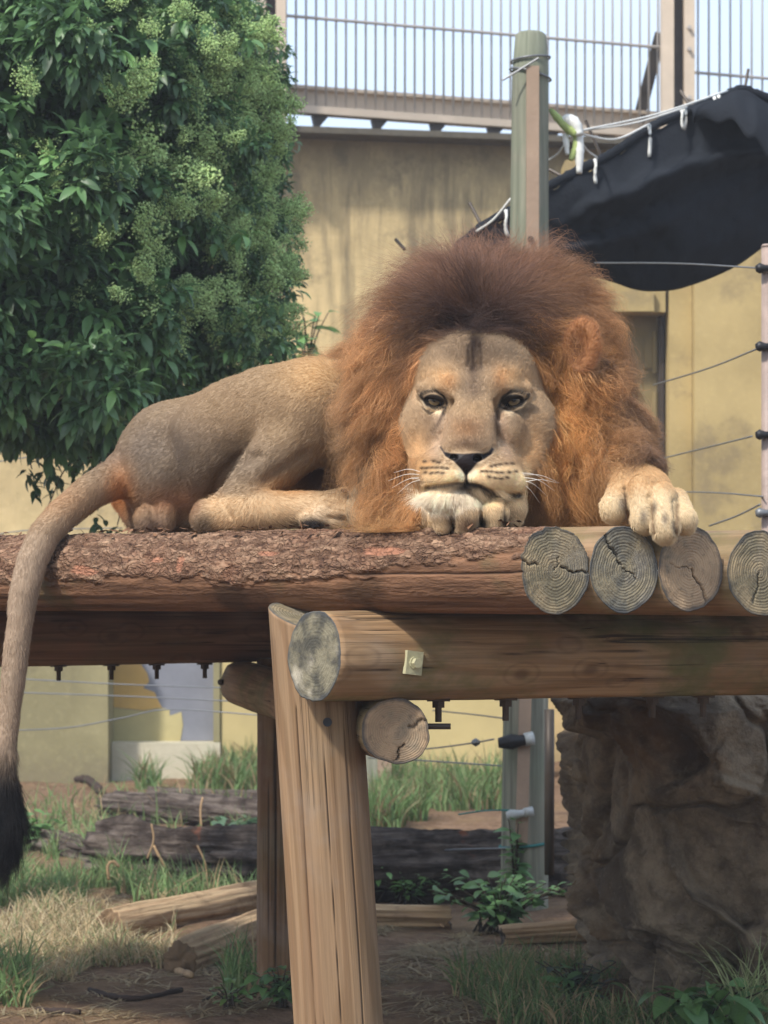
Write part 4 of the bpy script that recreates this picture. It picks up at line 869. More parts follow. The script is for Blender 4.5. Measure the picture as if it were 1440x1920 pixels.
def coat(p):
    x, y = px_of(p); Y = p[:, 1]; n = fbm(p * 14, 4, 11)
    c = np.tile(TAN, (len(p), 1))
    # back and rump: grey-brown over tan, haunch top paler, its highlight painted in
    c = lay(c, 0.95 * gs(x, y, 300, 850, 150, 90) + 0.35 * n, GREY * 0.92)
    c = lay(c, 0.75 * gs(x, y, 470, 760, 120, 55) + 0.3 * n, sq(150, 126, 98))
    c = lay(c, 0.85 * gs(x, y, 600, 700, 70, 50), sq(194, 158, 112))
    c = lay(c, 0.5 * gs(x, y, 480, 880, 60, 40), GREY * 0.8)
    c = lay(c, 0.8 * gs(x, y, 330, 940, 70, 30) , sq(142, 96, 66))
    c = lay(c, 0.9 * gs(x, y, 225, 930, 26, 50), sq(190, 126, 74))
    c = lay(c, 0.75 * gs(x, y, 292, 990, 60, 22), sq(128, 104, 92))
    c = lay(c, 0.8 * gs(x, y, 540, 915, 50, 22), sq(196, 150, 100)); c = lay(c, (Y > 6.98) * gs(x, y, 600, 890, 60, 50), sq(84, 56, 40))  # shaded gap between knee and mane painted dark into the coat
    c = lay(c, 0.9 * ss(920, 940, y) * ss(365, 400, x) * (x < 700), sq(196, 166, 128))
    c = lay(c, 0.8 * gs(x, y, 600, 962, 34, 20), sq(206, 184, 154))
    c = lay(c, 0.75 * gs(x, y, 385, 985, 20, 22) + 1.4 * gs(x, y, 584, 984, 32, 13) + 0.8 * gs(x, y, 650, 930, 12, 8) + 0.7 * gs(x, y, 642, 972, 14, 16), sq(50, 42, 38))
    # tail: greyer away from the body, black tuft
    tl = (x < 210) & (Y > 6.9)
    c = lay(c, tl * 0.8 * ss(930, 1060, y), sq(164, 144, 124)); c = lay(c, tl * 0.5 * gs(x, y, 120, 940, 90, 40), sq(176, 136, 100))
    c = lay(c, tl * ss(1370, 1475, y + 25 * n), sq(16, 14, 16))
    # mane skin
    mn = mane_w(p)
    c = lay(c, mn, mane_col(p) * 0.7)
    # forelegs and paws
    pw = ((y > 855) & (x > 1105) & (Y < 6.42)) * 1.0
    c = lay(c, pw, sq(192, 158, 116)); c = lay(c, pw * ss(890, 945, y + 30 * n), sq(204, 184, 150))
    for a, b, s in ((1166, 944, 7), (1206, 968, 7), (1246, 972, 6), (1262, 985, 5), (1227, 950, 5)): c = lay(c, pw * 0.75 * gs(x, y, a, b, s, s * 2.0), sq(96, 84, 76))
    for (a, b) in (((1172, 925), (1176, 985)), ((1221, 945), (1226, 1000)), ((1268, 945), (1268, 1000))):
        c = lay(c, pw * 0.75 * np.exp(-(pdist(x, y, [a, b]) / 4.5) ** 2), sq(110, 84, 60))
    pl = ((y > 940) & (x > 800) & (x < 1000) & (Y < 6.3)) * 1.0
    c = lay(c, pl, sq(200, 176, 140)); c = lay(c, pl * gs(x, y, 873, 985, 22, 22), sq(132, 106, 82))
    for a, b, s in ((847, 966, 8), (908, 980, 8), (946, 975, 6)): c = lay(c, pl * 0.95 * gs(x, y, a, b, s, s * 1.9), sq(44, 34, 28))
    # face
    f = face_mask(x, y, Y); fc = np.tile(sq(162, 140, 114), (len(p), 1))
    fc = lay(fc, 0.6 + 0.5 * n, sq(172, 146, 114))
    fc = lay(fc, 0.8 * gs(x, y, 892, 660, 90, 36), sq(124, 104, 84))
    for sx in (828, 958): fc = lay(fc, 0.7 * gs(x, y, sx, 706, 34, 22), sq(190, 154, 110))
    fc = lay(fc, 0.6 * gs(x, y, 842, 716, 16, 16) + 0.6 * gs(x, y, 938, 712, 14, 22), sq(172, 122, 74))
    fc = lay(fc, 0.65 * gs(x, y, 888, 735, 26, 40), sq(128, 108, 88))
    fc = lay(fc, 0.55 * gs(x, y, 895, 770, 40, 22), sq(180, 150, 112))
    fc = lay(fc, 0.85 * gs(x, y, 876, 805, 36, 24), sq(142, 104, 70)); fc = lay(fc, 0.8 * gs(x, y, 874, 833, 36, 11), sq(112, 86, 64))
    for sx, t in ((820, 1), (945, -1)): fc = lay(fc, 0.8 * np.exp(-(pdist(x, y, [(sx + 8 * t, 785), (sx - 6 * t, 850)]) / 13) ** 2), sq(176, 152, 128))
    for sx, t in ((800, 1), (985, -1)): fc = lay(fc, 0.6 * gs(x, y, sx, 795, 24, 30), sq(116, 94, 74))
    fc = lay(fc, 0.85 * gs(x, y, 782, 850, 24, 44) + 0.8 * gs(x, y, 1000, 850, 30, 50), sq(186, 148, 104))
    mz = ss(862, 884, y) * ss(785, 800, x) * ss(1000, 985, x); fc = lay(fc, 0.95 * mz, sq(214, 190, 152))
    fc = lay(fc, 0.6 * gs(x, y, 800, 875, 20, 14), sq(200, 158, 104))
    fc = lay(fc, mz * 0.8 * ss(14, 4, pdist(x, y, [(862, 884), (874, 896), (886, 884)])), sq(226, 210, 180))
    fc = lay(fc, ss(910, 926, y - 0.10 * (x - 870) * (x > 870) * 1.6) * ss(930, 895, x), sq(210, 197, 175))      # white chin
    fc = lay(fc, 0.95 * gs(x, y, 872, 914, 24, 8), sq(48, 40, 37))
    for q in ([(331, 1118, 0), (400, 1118, 0), (440, 1130, 0)], [(310, 1168, 0), (345, 1172, 0), (385, 1168, 0), (425, 1170, 0), (465, 1172, 0), (505, 1178, 0)], [(335, 1205, 0), (385, 1212, 0), (430, 1208, 0), (470, 1212, 0)],
              [(850, 1160, 0), (880, 1150, 0), (915, 1144, 0), (965, 1138, 0), (1010, 1135, 0)], [(775, 1200, 0), (810, 1198, 0), (848, 1200, 0), (890, 1206, 0), (930, 1208, 0), (990, 1204, 0), (1040, 1196, 0)], [(830, 1240, 0), (880, 1252, 0), (925, 1255, 0), (975, 1248, 0)]):
        for u, v, _ in q: fc = lay(fc, 0.75 * gs(x, y, 720 + u / 4.235, 600 + v / 4.235, 4.6, 2.8) * 1.3, sq(76, 54, 38))
    # forehead marks
    for q, s, w in (([(888, 640), (887, 694)], 7, 0.85), ([(878, 650), (876, 685)], 4, 0.6), ([(900, 645), (901, 690)], 4, 0.6), ([(892, 628), (893, 645)], 14, 0.8)):
        fc = lay(fc, w * np.exp(-(pdist(x, y, q) / s) ** 2), sq(64, 48, 40))
    fc = lay(fc, 0.45 * np.exp(-(pdist(x, y, [(888, 694), (888, 730)]) / 14) ** 2), sq(104, 84, 68))
    # eyes: white patch under, dark rims, tear lines
    for q in ([(793, 752), (800, 766), (815, 774), (828, 774)], [(949, 774), (962, 774), (977, 766), (986, 752)]):
        fc = lay(fc, 0.75 * np.exp(-(pdist(x, y, q) / 6.5) ** 2), sq(214, 196, 166))
    for q in ([(789, 742), (800, 735), (816, 733), (831, 742), (839, 758), (831, 778)], [(790, 744), (800, 759), (816, 766), (832, 764)], [(936, 762), (943, 745), (957, 735), (974, 735), (990, 742)], [(936, 764), (948, 767), (961, 767), (977, 759), (990, 744)]):
        fc = lay(fc, 0.95 * np.exp(-(pdist(x, y, q) / 3.3) ** 2), sq(34, 27, 24))
    eo = np.minimum(((x - 814) / 23) ** 2 + ((y - 752 + 0.12 * (x - 814) * -1) / 14.5) ** 2, ((x - 962) / 24) ** 2 + ((y - 752 + 0.12 * (x - 962)) / 14.5) ** 2); fc = lay(fc, 0.96 * ss(0.95, 0.6, eo), sq(30, 24, 21))
    fc = lay(fc, 0.6 * np.exp(-(pdist(x, y, [(834, 772), (822, 795), (812, 812)]) / 4) ** 2) + 0.55 * np.exp(-(pdist(x, y, [(933, 772), (929, 792), (932, 815)]) / 4) ** 2), sq(88, 68, 54))
    fc = lay(fc, 0.5 * np.exp(-(pdist(x, y, [(965, 775), (995, 768)]) / 5) ** 2), sq(120, 98, 78))
    fc = lay(fc, np.exp(-(pdist(x, y, MOUTH[3:]) / 5.2) ** 2) + 0.7 * np.exp(-(pdist(x, y, MOUTH[:4]) / 3) ** 2), sq(40, 32, 29))
    fc = lay(fc, np.exp(-(pdist(x, y, [(874, 885), (875, 908)]) / 2.6) ** 2), sq(44, 34, 31))
    ns = soft_poly(x, y, NOSE, 1.8); fc = lay(fc, ns, sq(48, 38, 37))
    fc = lay(fc, ns * (gs(x, y, 846, 857, 14, 8) + gs(x, y, 903, 857, 18, 8) + gs(x, y, 874, 892, 5, 8)), sq(20, 16, 16))
    fl_ = fc @ np.array((0.3, 0.55, 0.15)); fc = fc * ((fl_ / 0.20) ** 0.25)[:, None] * (1 + 0.16 * fbm(p * 110, 3, 21))[:, None]
    c = lay(c, f, fc)
    # ear
    er = ear_w(p); c = lay(c, er, sq(160, 112, 74)); c = lay(c, er * 0.8 * gs(x, y, 1080, 658, 18, 30), sq(112, 76, 50))
    return np.clip(c * (1 + 0.10 * n)[:, None], 0.002, 0.9)
def ear_w(p):
    x, y = px_of(p); e = ((x - 1091) / 38) ** 2 + ((y - 646) / 53) ** 2
    return ss(1.08, 0.88, e) * (p[:, 1] < 6.46)
def mane_w(p):
    """where long hair grows"""
    x, y = px_of(p); Y = p[:, 1]
    e = ((x - 925) / 300) ** 2 + ((y - 760) / 320) ** 2
    m = ss(1.25, 0.95, e) * ss(625, 700, x - 0.34 * np.maximum(0, y - 770)) * ss(7.25, 7.0, Y)
    m = m * (1 - face_mask(x, y, Y, 15)) * (1 - ((y > 862 + 0.25 * np.abs(x - 1180)) & (x > 1125) & (Y < 6.5)))
    m = m * (1 - ((y > 925) & (x > 790) & (x < 1000) & (Y < 6.32))) * (1 - ear_w(p)) * ss(1004, 990, y)
    return m
def mane_col(p):
    x, y = px_of(p); n = fbm(p * np.array((22, 22, 9)), 4, 31); n2 = fbm(p * 6, 3, 37)
    c = np.tile(sq(150, 98, 56), (len(p), 1))
    c = lay(c, 0.8 * ss(990, 700, y) * 0.4 + 0.3 * n2, sq(140, 90, 56))
    c = lay(c, 0.9 * gs(x, y, 730, 640, 70, 80) * (0.7 + n), sq(176, 116, 68))
    c = lay(c, 0.85 * gs(x, y, 735, 880, 75, 110), sq(168, 108, 60)); c = lay(c, 0.95 * gs(x, y, 1065, 800, 50, 140), sq(190, 122, 64))
    c = lay(c, 0.8 * gs(x, y, 1030, 650, 50, 40), sq(186, 116, 60)); c = lay(c, 0.6 * gs(x, y, 1170, 640, 60, 110), sq(158, 106, 68))
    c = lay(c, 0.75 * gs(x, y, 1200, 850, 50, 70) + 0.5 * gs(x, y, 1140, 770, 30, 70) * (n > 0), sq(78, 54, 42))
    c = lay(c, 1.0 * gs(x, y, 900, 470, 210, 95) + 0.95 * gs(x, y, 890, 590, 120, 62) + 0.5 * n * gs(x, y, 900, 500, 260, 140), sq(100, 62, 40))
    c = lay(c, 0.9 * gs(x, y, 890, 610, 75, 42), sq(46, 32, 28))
    c = lay(c, 0.45 * gs(x, y, 800, 520, 60, 40) * (0.6 + n), sq(150, 98, 66))
    c = lay(c, 0.7 * gs(x, y, 720, 960, 50, 30), sq(150, 112, 70)); c = lay(c, 0.6 * gs(x, y, 645, 760, 40, 120), sq(150, 112, 76))
    c = c * (1 + 0.28 * n)[:, None]; lum = c.mean(1, keepdims=True); return np.clip(c * np.array((1.38, 1.86, 2.42)) * (1 + 0.35 * gs(x, y, 900, 480, 260, 100))[:, None], 0.006, 0.8)

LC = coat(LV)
def fur_material(name, rough, mul=1.0):
    m = bpy.data.materials.new(name); m.use_nodes = True; nt = m.node_tree; nt.nodes.clear(); out = N(nt, 'OutputMaterial')
    col = attr(nt, 'tint'); hi = N(nt, 'HairInfo')
    j = math_(nt, 'ADD', math_(nt, 'MULTIPLY', hi.outputs['Random'], 2 - 2 * mul), mul)
    cc = N(nt, 'VectorMath', {0: col, 3: j}, operation='SCALE').outputs[0]
    h = N(nt, 'BsdfPrincipled', {'Base Color': cc, 'Roughness': rough, 'Specular IOR Level': 0.25}); tr = N(nt, 'BsdfTranslucent', {'Color': cc})
    s = N(nt, 'MixShader', {0: 0.25, 1: h.outputs[0], 2: tr.outputs[0]}); nt.links.new(s.outputs[0], out.inputs[0]); return m
M_skin, nt, b, o = newmat('lion_coat', 0.8, 0.15)
setc(nt, b, N(nt, 'VectorMath', {0: attr(nt, 'coat'), 3: 0.85}, operation='SCALE').outputs[0]); v = texco(nt); bump(nt, b, noise(nt, v, 260, 3, 0.6), 0.0015, 0.6)
r_ = attr(nt, 'wet', 'Fac'); nt.links.new(math_(nt, 'SUBTRACT', 0.8, math_(nt, 'MULTIPLY', r_, 0.42)), b.inputs['Roughness'])
x, y = px_of(LV); wet = soft_poly(x, y, NOSE, 2.0) * (LV[:, 1] < 6.25)
LION_AT = P(900, 1000, 6.6)
lion = thing('lion', LION_AT, 'large male lion with a thick red-brown mane lying on the log platform', 'lion')
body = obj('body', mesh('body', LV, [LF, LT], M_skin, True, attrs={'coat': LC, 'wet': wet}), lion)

# ---------------- hair
def sample(w, n):
    """n surface points with weight w per vertex"""
    T = np.vstack([LF[:, [0, 1, 2]], LF[:, [0, 2, 3]], LT]) if len(LT) else np.vstack([LF[:, [0, 1, 2]], LF[:, [0, 2, 3]]])
    a = np.linalg.norm(np.cross(LV[T[:, 1]] - LV[T[:, 0]], LV[T[:, 2]] - LV[T[:, 0]]), axis=1) * w[T].mean(1)
    c = np.cumsum(a); k = np.searchsorted(c, rng.random(n) * c[-1]); k = np.clip(k, 0, len(T) - 1)
    u = rng.random((n, 2)); m = u.sum(1) > 1; u[m] = 1 - u[m]; bb = np.stack([1 - u.sum(1), u[:, 0], u[:, 1]], 1)[..., None]
    return (LV[T[k]] * bb).sum(1), (lambda q: q / (np.linalg.norm(q, axis=1)[:, None] + 1e-9))((LN[T[k]] * bb).sum(1))
def hair(name, root, pts, tint, r0, mat, parent, tip=0.15, power=1.0):
    """pts (n,m,3)"""
    n, m, _ = pts.shape; hc = bpy.data.hair_curves.new(name); hc.add_curves([m] * n)
    hc.attributes['position'].data.foreach_set('vector', pts.astype(np.float32).ravel())
    ra = hc.attributes.get('radius') or hc.attributes.new('radius', 'FLOAT', 'POINT')
    t = np.linspace(0, 1, m); rr = (np.broadcast_to(np.asarray(r0), (n,))[:, None] * (1 - (1 - tip) * t ** power)[None]).astype(np.float32)
    ra.data.foreach_set('value', rr.ravel())
    at = hc.attributes.new('tint', 'FLOAT_COLOR', 'CURVE'); at.data.foreach_set('color', np.hstack([tint, np.ones((n, 1))]).astype(np.float32).ravel())
    hc.materials.append(mat); return obj(name, hc, parent)
def tangent(v, n): return unit(v - n * (v * n).sum(1, keepdims=True))
def pxdir(dx, dy, dY=0.0): return unit(np.stack([dx, np.full_like(dx, dY) if np.isscalar(dY) else dY, -dy], 1))
M_fur = fur_material('lion_fur', 0.6, 0.92); M_mane = fur_material('mane_hair', 0.38, 0.75)

# mane
def flow(p, nrm):
    x, y = px_of(p); rx, ry = x - 893, y - 700; r = np.hypot(rx, ry) + 1e-6; rx, ry = rx / r, ry / r
    side = np.clip((ry + 0.85) / 1.1, 0, 1)                    # 0 at the crown, 1 at the sides and below
    out_ = ss(120, 240, np.abs(x - 893)); dx = rx * (1 - 0.35 * side * (1 - out_) + 0.3 * out_); dy = ry * (1 - 0.6 * side) + (1.15 - 0.35 * out_) * side ** 1.3
    nz = fbm(p * 9, 3, 51); nz2 = fbm(p * 9 + 40, 3, 52)
    dx = dx + 0.95 * nz; dy = dy + 0.75 * nz2
    low = ss(900, 985, y); dx = dx * (1 - 0.5 * low) + 0.3 * low * np.sign(x - 893) * (np.abs(x - 893) > 90)
    return tangent(pxdir(dx, dy, 0.12), nrm)
def make_mane(n, seglen, m=9):
    w = mane_w(LV); w = w * (0.35 + 0.65 * ss(0.35, -0.2, LN[:, 1])) * (LV[:, 1] < 7.1)
    p, nr = sample(w, n); x, y = px_of(p)
    nc = 1500; cp, cn_ = sample(w, nc)                          # clump centres
    # nearest clump by grid search in chunks
    ci = np.concatenate([np.argmin(((p[i:i + 3000, None] - cp[None]) ** 2).sum(2), 1) for i in range(0, n, 3000)])
    crown = gs(x, y, 893, 560, 190, 130); top = ss(640, 470, y)
    L = (0.105 + 0.075 * crown + 0.05 * ss(780, 950, y) * (np.abs(x - 893) > 110)) * (0.75 + 0.5 * rng.random(n))
    edge = face_mask(x, y, p[:, 1], 46); L = L * (1 - 0.35 * edge)
    L = L * (1 - 0.5 * ss(940, 985, y)) * (1 - 0.6 * ss(1140, 1200, x) * ss(730, 820, y)); cL = np.take(rng.random(nc) * 0.3 + 0.85, ci); L = L * cL
    lift = 0.50 + 0.45 * top + 0.25 * edge
    cj = rng.normal(size=(nc, 3)) * 0.44; fj = rng.normal(size=(n, 3)) * 0.17
    d = unit(flow(p, nr) + nr * (lift + 0.15 * rng.normal(size=n))[:, None] + cj[ci] + fj)
    pts = np.empty((n, m, 3)); pts[:, 0] = p - nr * 0.004; q = p.copy(); step = L / (m - 1)
    cd = unit(flow(cp, cn_) + cn_ * 0.5 + cj)
    ph = rng.random((n, 3)) * 6.28; am = 0.05 + 0.13 * rng.random(n)
    for k in range(1, m):
        t = k / (m - 1); xx, yy = px_of(q)
        g = flow(q, nr)
        d = unit(d + 0.16 * g + np.array((0, 0, -0.16)) * (0.25 + 1.0 * (1 - top))[:, None] + am[:, None] * np.sin(ph + t * 9))
        q = q + d * step[:, None]
        # keep out of the body
        pts[:, k] = q
    # clumping towards the clump axis
    ax = cp[ci][:, None] + cd[ci][:, None] * (np.linspace(0, 1, m)[None, :, None] * L[:, None, None])
    off = (p - cp[ci])[:, None]
    cen = pts - off
    f = (np.take(0.55 + 0.4 * rng.random(nc), ci)[:, None] * np.linspace(0, 1, m)[None] ** 1.2)[..., None]
    pts = pts - off * f * 0.9
    wv = cj[ci][:, [1, 2, 0]] - 0.0; tt = np.linspace(0, 1, m); pts = pts + (0.045 * tt ** 1.2 * np.sin(7.5 * tt + 0))[None, :, None] * wv[:, None] + 0.010 * (tt * np.sin(tt * 15))[None, :, None] * fj[:, None] * 6
    # keep above the logs
    deck = H + 0.122; ex = np.maximum(deck + 0.006 + 0.03 * rng.random((n, 1)) * np.linspace(0, 1, m)[None] ** 2 - pts[..., 2], 0); pts[..., 2] += ex; pts[..., 1] -= 0.55 * ex; pts[..., 0] += 0.3 * ex * rng.normal(size=(n, 1))
    col = mane_col(p) * (0.8 + 0.4 * rng.random((n, 1))) * np.take(0.62 + 0.78 * rng.random(nc), ci)[:, None]
    return p, pts, np.clip(col, 0.003, 0.8)
if QUICK_HAIR > 0:
    p, pts, col = make_mane(int(108000 * QUICK_HAIR), 0.12)
    mane = hair('mane', p, pts, col, 0.0002 + 0.00024 * rng.random(len(p)), M_mane, lion, 0.12, 1.5); tag(mane, kind='stuff')
    # short coat
    x, y = px_of(LV); fm = face_mask(x, y, LV[:, 1], 4)
    ns = soft_poly(x, y, NOSE, 4)
    eye = np.minimum(((x - 815) / 27) ** 2 + ((y - 752) / 17) ** 2, ((x - 961) / 28) ** 2 + ((y - 752) / 17) ** 2)
    w = (1 - mane_w(LV)) * ss(0.5, 0.1, LN[:, 1]) * (1 + 3.0 * fm + 1.6 * ((x > 1105) & (y > 860)) + 1.6 * ((x > 790) & (x < 1000) & (y > 930) & (LV[:, 1] < 6.3)))
    w = w * (1 - (ns > 0.15) * (LV[:, 1] < 6.3)) * (1 - fm * (eye < 0.75)) * (1 - fm * np.exp(-(pdist(x, y, MOUTH[2:]) / 4.5) ** 2)) * (1 - fm * np.exp(-(pdist(x, y, [(874, 885), (875, 908)]) / 3.0) ** 2))
    n = int(300000 * QUICK_HAIR); p, nr = sample(w, n); x, y = px_of(p); Y = p[:, 1]; fm = face_mask(x, y, Y, 8)
    # directions: over the body towards the tail, on the face outwards from the nose, on the paws to the toes
    D = np.tile(unit(np.array([[-0.75, 0.45, -0.35]])), (n, 1))
    lw_ = (ss(900, 935, y) * ss(400, 560, x) * (x < 720))[:, None]; D = unit(D * (1 - lw_) + np.array((0.8, -0.1, -0.25)) * lw_ + np.array((0, 0, -0.5)) * lw_ * (1 - lw_) * 3)
    tail = (x < 215) & (Y > 6.9); D[tail & (y < 1000)] = unit(np.array([[-0.6, -0.1, -0.5]])); D[tail & (y >= 1000)] = (-0.1, 0, -1)
    fe0 = 1 - face_mask(x, y, Y, 34); a = pxdir(x - 876, y - 850.0); up = pxdir(0.25 * (x - 885), np.full(n, -60.0)); wz = ss(865, 845, y)[:, None]
    fd = unit(a * (1 - 0.5 * wz) + 0.9 * up * wz); rim = np.clip((fe0 - 0.1) * 1.6, 0, 1)[:, None]; fd = unit(fd * (1 - rim) + pxdir(x - 893, (y - 770.0) + 40 * rim[:, 0]) * rim); fd = np.where(((y > 868) & (y < 908))[:, None], unit(a + pxdir(np.sign(x - 874), np.full(n, 0.35))), fd); fd = np.where((y > 902)[:, None], pxdir(0.6 * (x - 862) / 60.0 + 0.45 * fbm(p * 60, 2, 83), np.ones(n)), fd)
    D = np.where(fm[:, None] > 0.5, fd, D)
    paw = ((x > 1105) & (y > 855)) | ((x > 790) & (x < 1000) & (y > 935) & (Y < 6.3)); D[paw] = unit(np.array([[0.35, -0.3, -0.8]]))
    er = ear_w(p) > 0.4; D[er] = pxdir(x[er] - 1075, y[er] - 690.0)
    L = np.full(n, 0.012); fe = 1 - face_mask(x, y, Y, 34); L = np.where(fm > 0.3, 0.0072 + 0.022 * np.clip(fe * 1.6 - 0.1, 0, 1) * (y < 880), L); mzl = (fm > 0.5) & (y > 862); L[mzl] = 0.006; chin = (fm > 0.3) & (y > 916) & (x < 940); L[chin] = 0.026 * (0.5 + rng.random(chin.sum()))
    L[paw] = 0.009; L[er] = 0.016; tuft = tail & (y > 1470); L[tuft] = 0.06; L[(y > 1400) & tail & ~tuft] = 0.03
    L = L * (0.7 + 0.6 * rng.random(n))
    lf = np.where(tuft, 0.35, np.where(fm > 0.5, 0.32, 0.34)); lf[chin] = 0.5
    d = unit(tangent(D + 0.07 * np.stack([fbm(p * 16 + k * 9, 2, 61 + k) for k in range(3)], 1) * 2, nr) + nr * lf[:, None] + 0.14 * rng.normal(size=(n, 3)))
    m = 4; pts = np.empty((n, m, 3)); pts[:, 0] = p - nr * 0.001; q = p.copy()
    for k in range(1, m):
        d = unit(d + np.array((0, 0, -0.05)) - nr * 0.06); q = q + d * (L / (m - 1))[:, None]; pts[:, k] = q
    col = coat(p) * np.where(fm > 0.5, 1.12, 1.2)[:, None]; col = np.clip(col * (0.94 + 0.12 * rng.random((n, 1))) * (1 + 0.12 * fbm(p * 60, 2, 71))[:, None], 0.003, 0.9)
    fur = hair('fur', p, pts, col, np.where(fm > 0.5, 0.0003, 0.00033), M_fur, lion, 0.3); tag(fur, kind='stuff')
# eyes
M_eye, nt, b, o = newmat('lion_eye', 0.06, 0.6)
v = texco(nt); sx = N(nt, 'SeparateXYZ', {0: v}); rr = math_(nt, 'SQRT', math_(nt, 'ADD', math_(nt, 'POWER', sx.outputs[0], 2.0), math_(nt, 'POWER', sx.outputs[2], 2.0)))
setc(nt, b, ramp(nt, math_(nt, 'MULTIPLY', rr, 50.0), [(0.22, (0.004, 0.004, 0.004)), (0.28, (0.06, 0.045, 0.03)), (0.6, (0.155, 0.105, 0.05)), (0.78, (0.02, 0.014, 0.01)), (0.86, (0.008, 0.007, 0.006))]))
b.inputs['Specular IOR Level'].default_value = 0.35
def eyeball(px, py, Y, r, look):
    bm = bmesh.new(); bmesh.ops.create_uvsphere(bm, u_segments=28, v_segments=18, radius=r); me = bpy.data.meshes.new('eye'); bm.to_mesh(me); bm.free()
    for f in me.polygons: f.use_smooth = True
    me.materials.append(M_eye)
    return obj('eye', me, lion, Matrix.Translation(V3(P(px, py, Y))) @ Euler((0, 0, math.radians(look))).to_matrix().to_4x4())
eyeball(816, 751, 6.283, 0.0265, -6); eyeball(961, 751, 6.286, 0.0265, 4)
# whiskers, claws
M_wh = plain('whisker', sq(235, 228, 214), 0.4, var=0.05, bmp=0)
for (ax, ay), tips in (((800, 893), [(738, 890), (728, 903), (735, 915), (745, 925), (752, 908)]), ((974, 893), [(1030, 900), (1048, 910), (1040, 922), (1025, 932), (1012, 945), (1046, 903)])):
    for k, (tx, ty) in enumerate(tips):
        a = P(ax + rng.normal() * 4, ay + k * 4 - 6, 6.165); t = P(tx, ty + rng.normal() * 4, 6.19 + 0.02 * rng.random()); mid = (a + t) / 2 + np.array((0, -0.02, 0.008))
        bb = B(); bb.tube(bez([a, mid, t], 8), np.linspace(0.0008, 0.0003, 8), 5); bb.build('whisker', M_wh, lion, smooth=True)
M_claw = plain('claw', sq(60, 48, 42), 0.35, var=0.1, bmp=0)
bb = B(); bb.tube(bez([P(642, 922, 6.765), P(654, 922, 6.75), P(662, 934, 6.74)], 6), np.linspace(0.008, 0.002, 6), 8); bb.build('claw', M_claw, lion, smooth=True)
# ------------------------------------------------------------------ ground
def axis(lo, a, b, hi, n_in, n_out):
    return np.unique(np.concatenate([lo + (a - lo) * (np.linspace(0, 1, n_out) ** 0.5), np.linspace(a, b, n_in), b + (hi - b) * (np.linspace(0, 1, n_out) ** 2)]))
gx = axis(-60, -2.6, 2.6, 60, 300, 18); gy = axis(-40, 8.2, 20.5, 80, 420, 18)
A, Bq = np.meshgrid(gx, gy, indexing='ij'); pts = np.stack([A.ravel(), Bq.ravel(), 0 * A.ravel()], 1)
def gz(x, y):
    p = np.stack([np.asarray(x, float), np.asarray(y, float), 0 * np.asarray(x, float)], 1)
    return 0.045 * fbm(p * 0.9, 3, 201) + 0.016 * fbm(p * 5, 4, 202) + 0.006 * np.abs(fbm(p * 22, 3, 203))
pts[:, 2] = gz(pts[:, 0], pts[:, 1])
ny = len(gy); i = (np.arange(len(gx) - 1)[:, None] * ny + np.arange(ny - 1)[None]).ravel()
M_soil, nt, b, o = newmat('soil', 0.95, 0.1); v = texco(nt)
n1 = noise(nt, v, 1.1, 5, 0.6); n2 = noise(nt, v, 9, 6, 0.7); n3 = noise(nt, v, 55, 5, 0.65); n4 = noise(nt, mapv(nt, v, (1, 2.2, 1)), 3.2, 5, 0.7)
c = mix(nt, rng_(nt, n2, 0.35, 0.68), srgb(128, 104, 84), srgb(94, 74, 58)); c = mix(nt, rng_(nt, n3, 0.5, 0.72, 0, 0.6), c, srgb(146, 118, 90)); c = mix(nt, rng_(nt, n1, 0.48, 0.62, 0, 0.6), c, srgb(128, 106, 78)); c = mix(nt, rng_(nt, n4, 0.56, 0.7, 0, 0.5), c, srgb(60, 48, 36))
setc(nt, b, c); bump(nt, b, math_(nt, 'ADD', n3, math_(nt, 'MULTIPLY', n2, 1.5)), 0.02, 0.9)
tag(obj('ground', mesh('ground', pts, np.stack([i, i + ny, i + ny + 1, i + 1], 1), M_soil, True)), 'bare brown soil with straw and grass around the platform', None, None, 'structure')

# ------------------------------------------------------------------ leaves
def leaf_mat(name, rough=0.42, trans=0.28, spec=0.4):
    m = bpy.data.materials.new(name); m.use_nodes = True; nt = m.node_tree; nt.nodes.clear(); out = N(nt, 'OutputMaterial')
    t = attr(nt, 'tint'); v = texco(nt); n1 = noise(nt, v, 18, 3); c = mix(nt, rng_(nt, n1, 0.3, 0.75, 0, 0.5), t, N(nt, 'VectorMath', {0: t, 3: 0.6}, operation='SCALE').outputs[0])
    b = N(nt, 'BsdfPrincipled', {'Base Color': c, 'Roughness': rough, 'Specular IOR Level': spec}); tr = N(nt, 'BsdfTranslucent', {'Color': N(nt, 'VectorMath', {0: c, 3: 1.5}, operation='SCALE').outputs[0]})
    s = N(nt, 'MixShader', {0: trans, 1: b.outputs[0], 2: tr.outputs[0]}); nt.links.new(s.outputs[0], out.inputs[0]); return m
M_leaf = leaf_mat('glossy_leaf'); M_grass = leaf_mat('grass_blade', 0.6, 0.3, 0.2); M_bud = leaf_mat('flower_bud', 0.7, 0.15, 0.2)
def leaf_template(st=4, wid=0.19, fold=0.35, droop=0.35, wave=0.0):
    t = np.linspace(0, 1, st + 1); w = wid * np.sin(np.pi * np.clip(t, 0, 1) ** 0.85) ** 0.8; w[-1] = 0; w[0] = 0.012
    x = t - 0.12 * droop * t ** 2; z = -droop * t ** 2
    V = np.stack([np.concatenate([x, x, x]), np.concatenate([w, 0 * w, -w]), np.concatenate([z + fold * w + wave * np.sin(t * 9), z, z + fold * w - wave * np.sin(t * 8)])], 1)
    n = st + 1; i = np.arange(st); return V, np.vstack([np.stack([i, i + n, i + n + 1, i + 1], 1), np.stack([i + n, i + 2 * n, i + 2 * n + 1, i + n + 1], 1)])
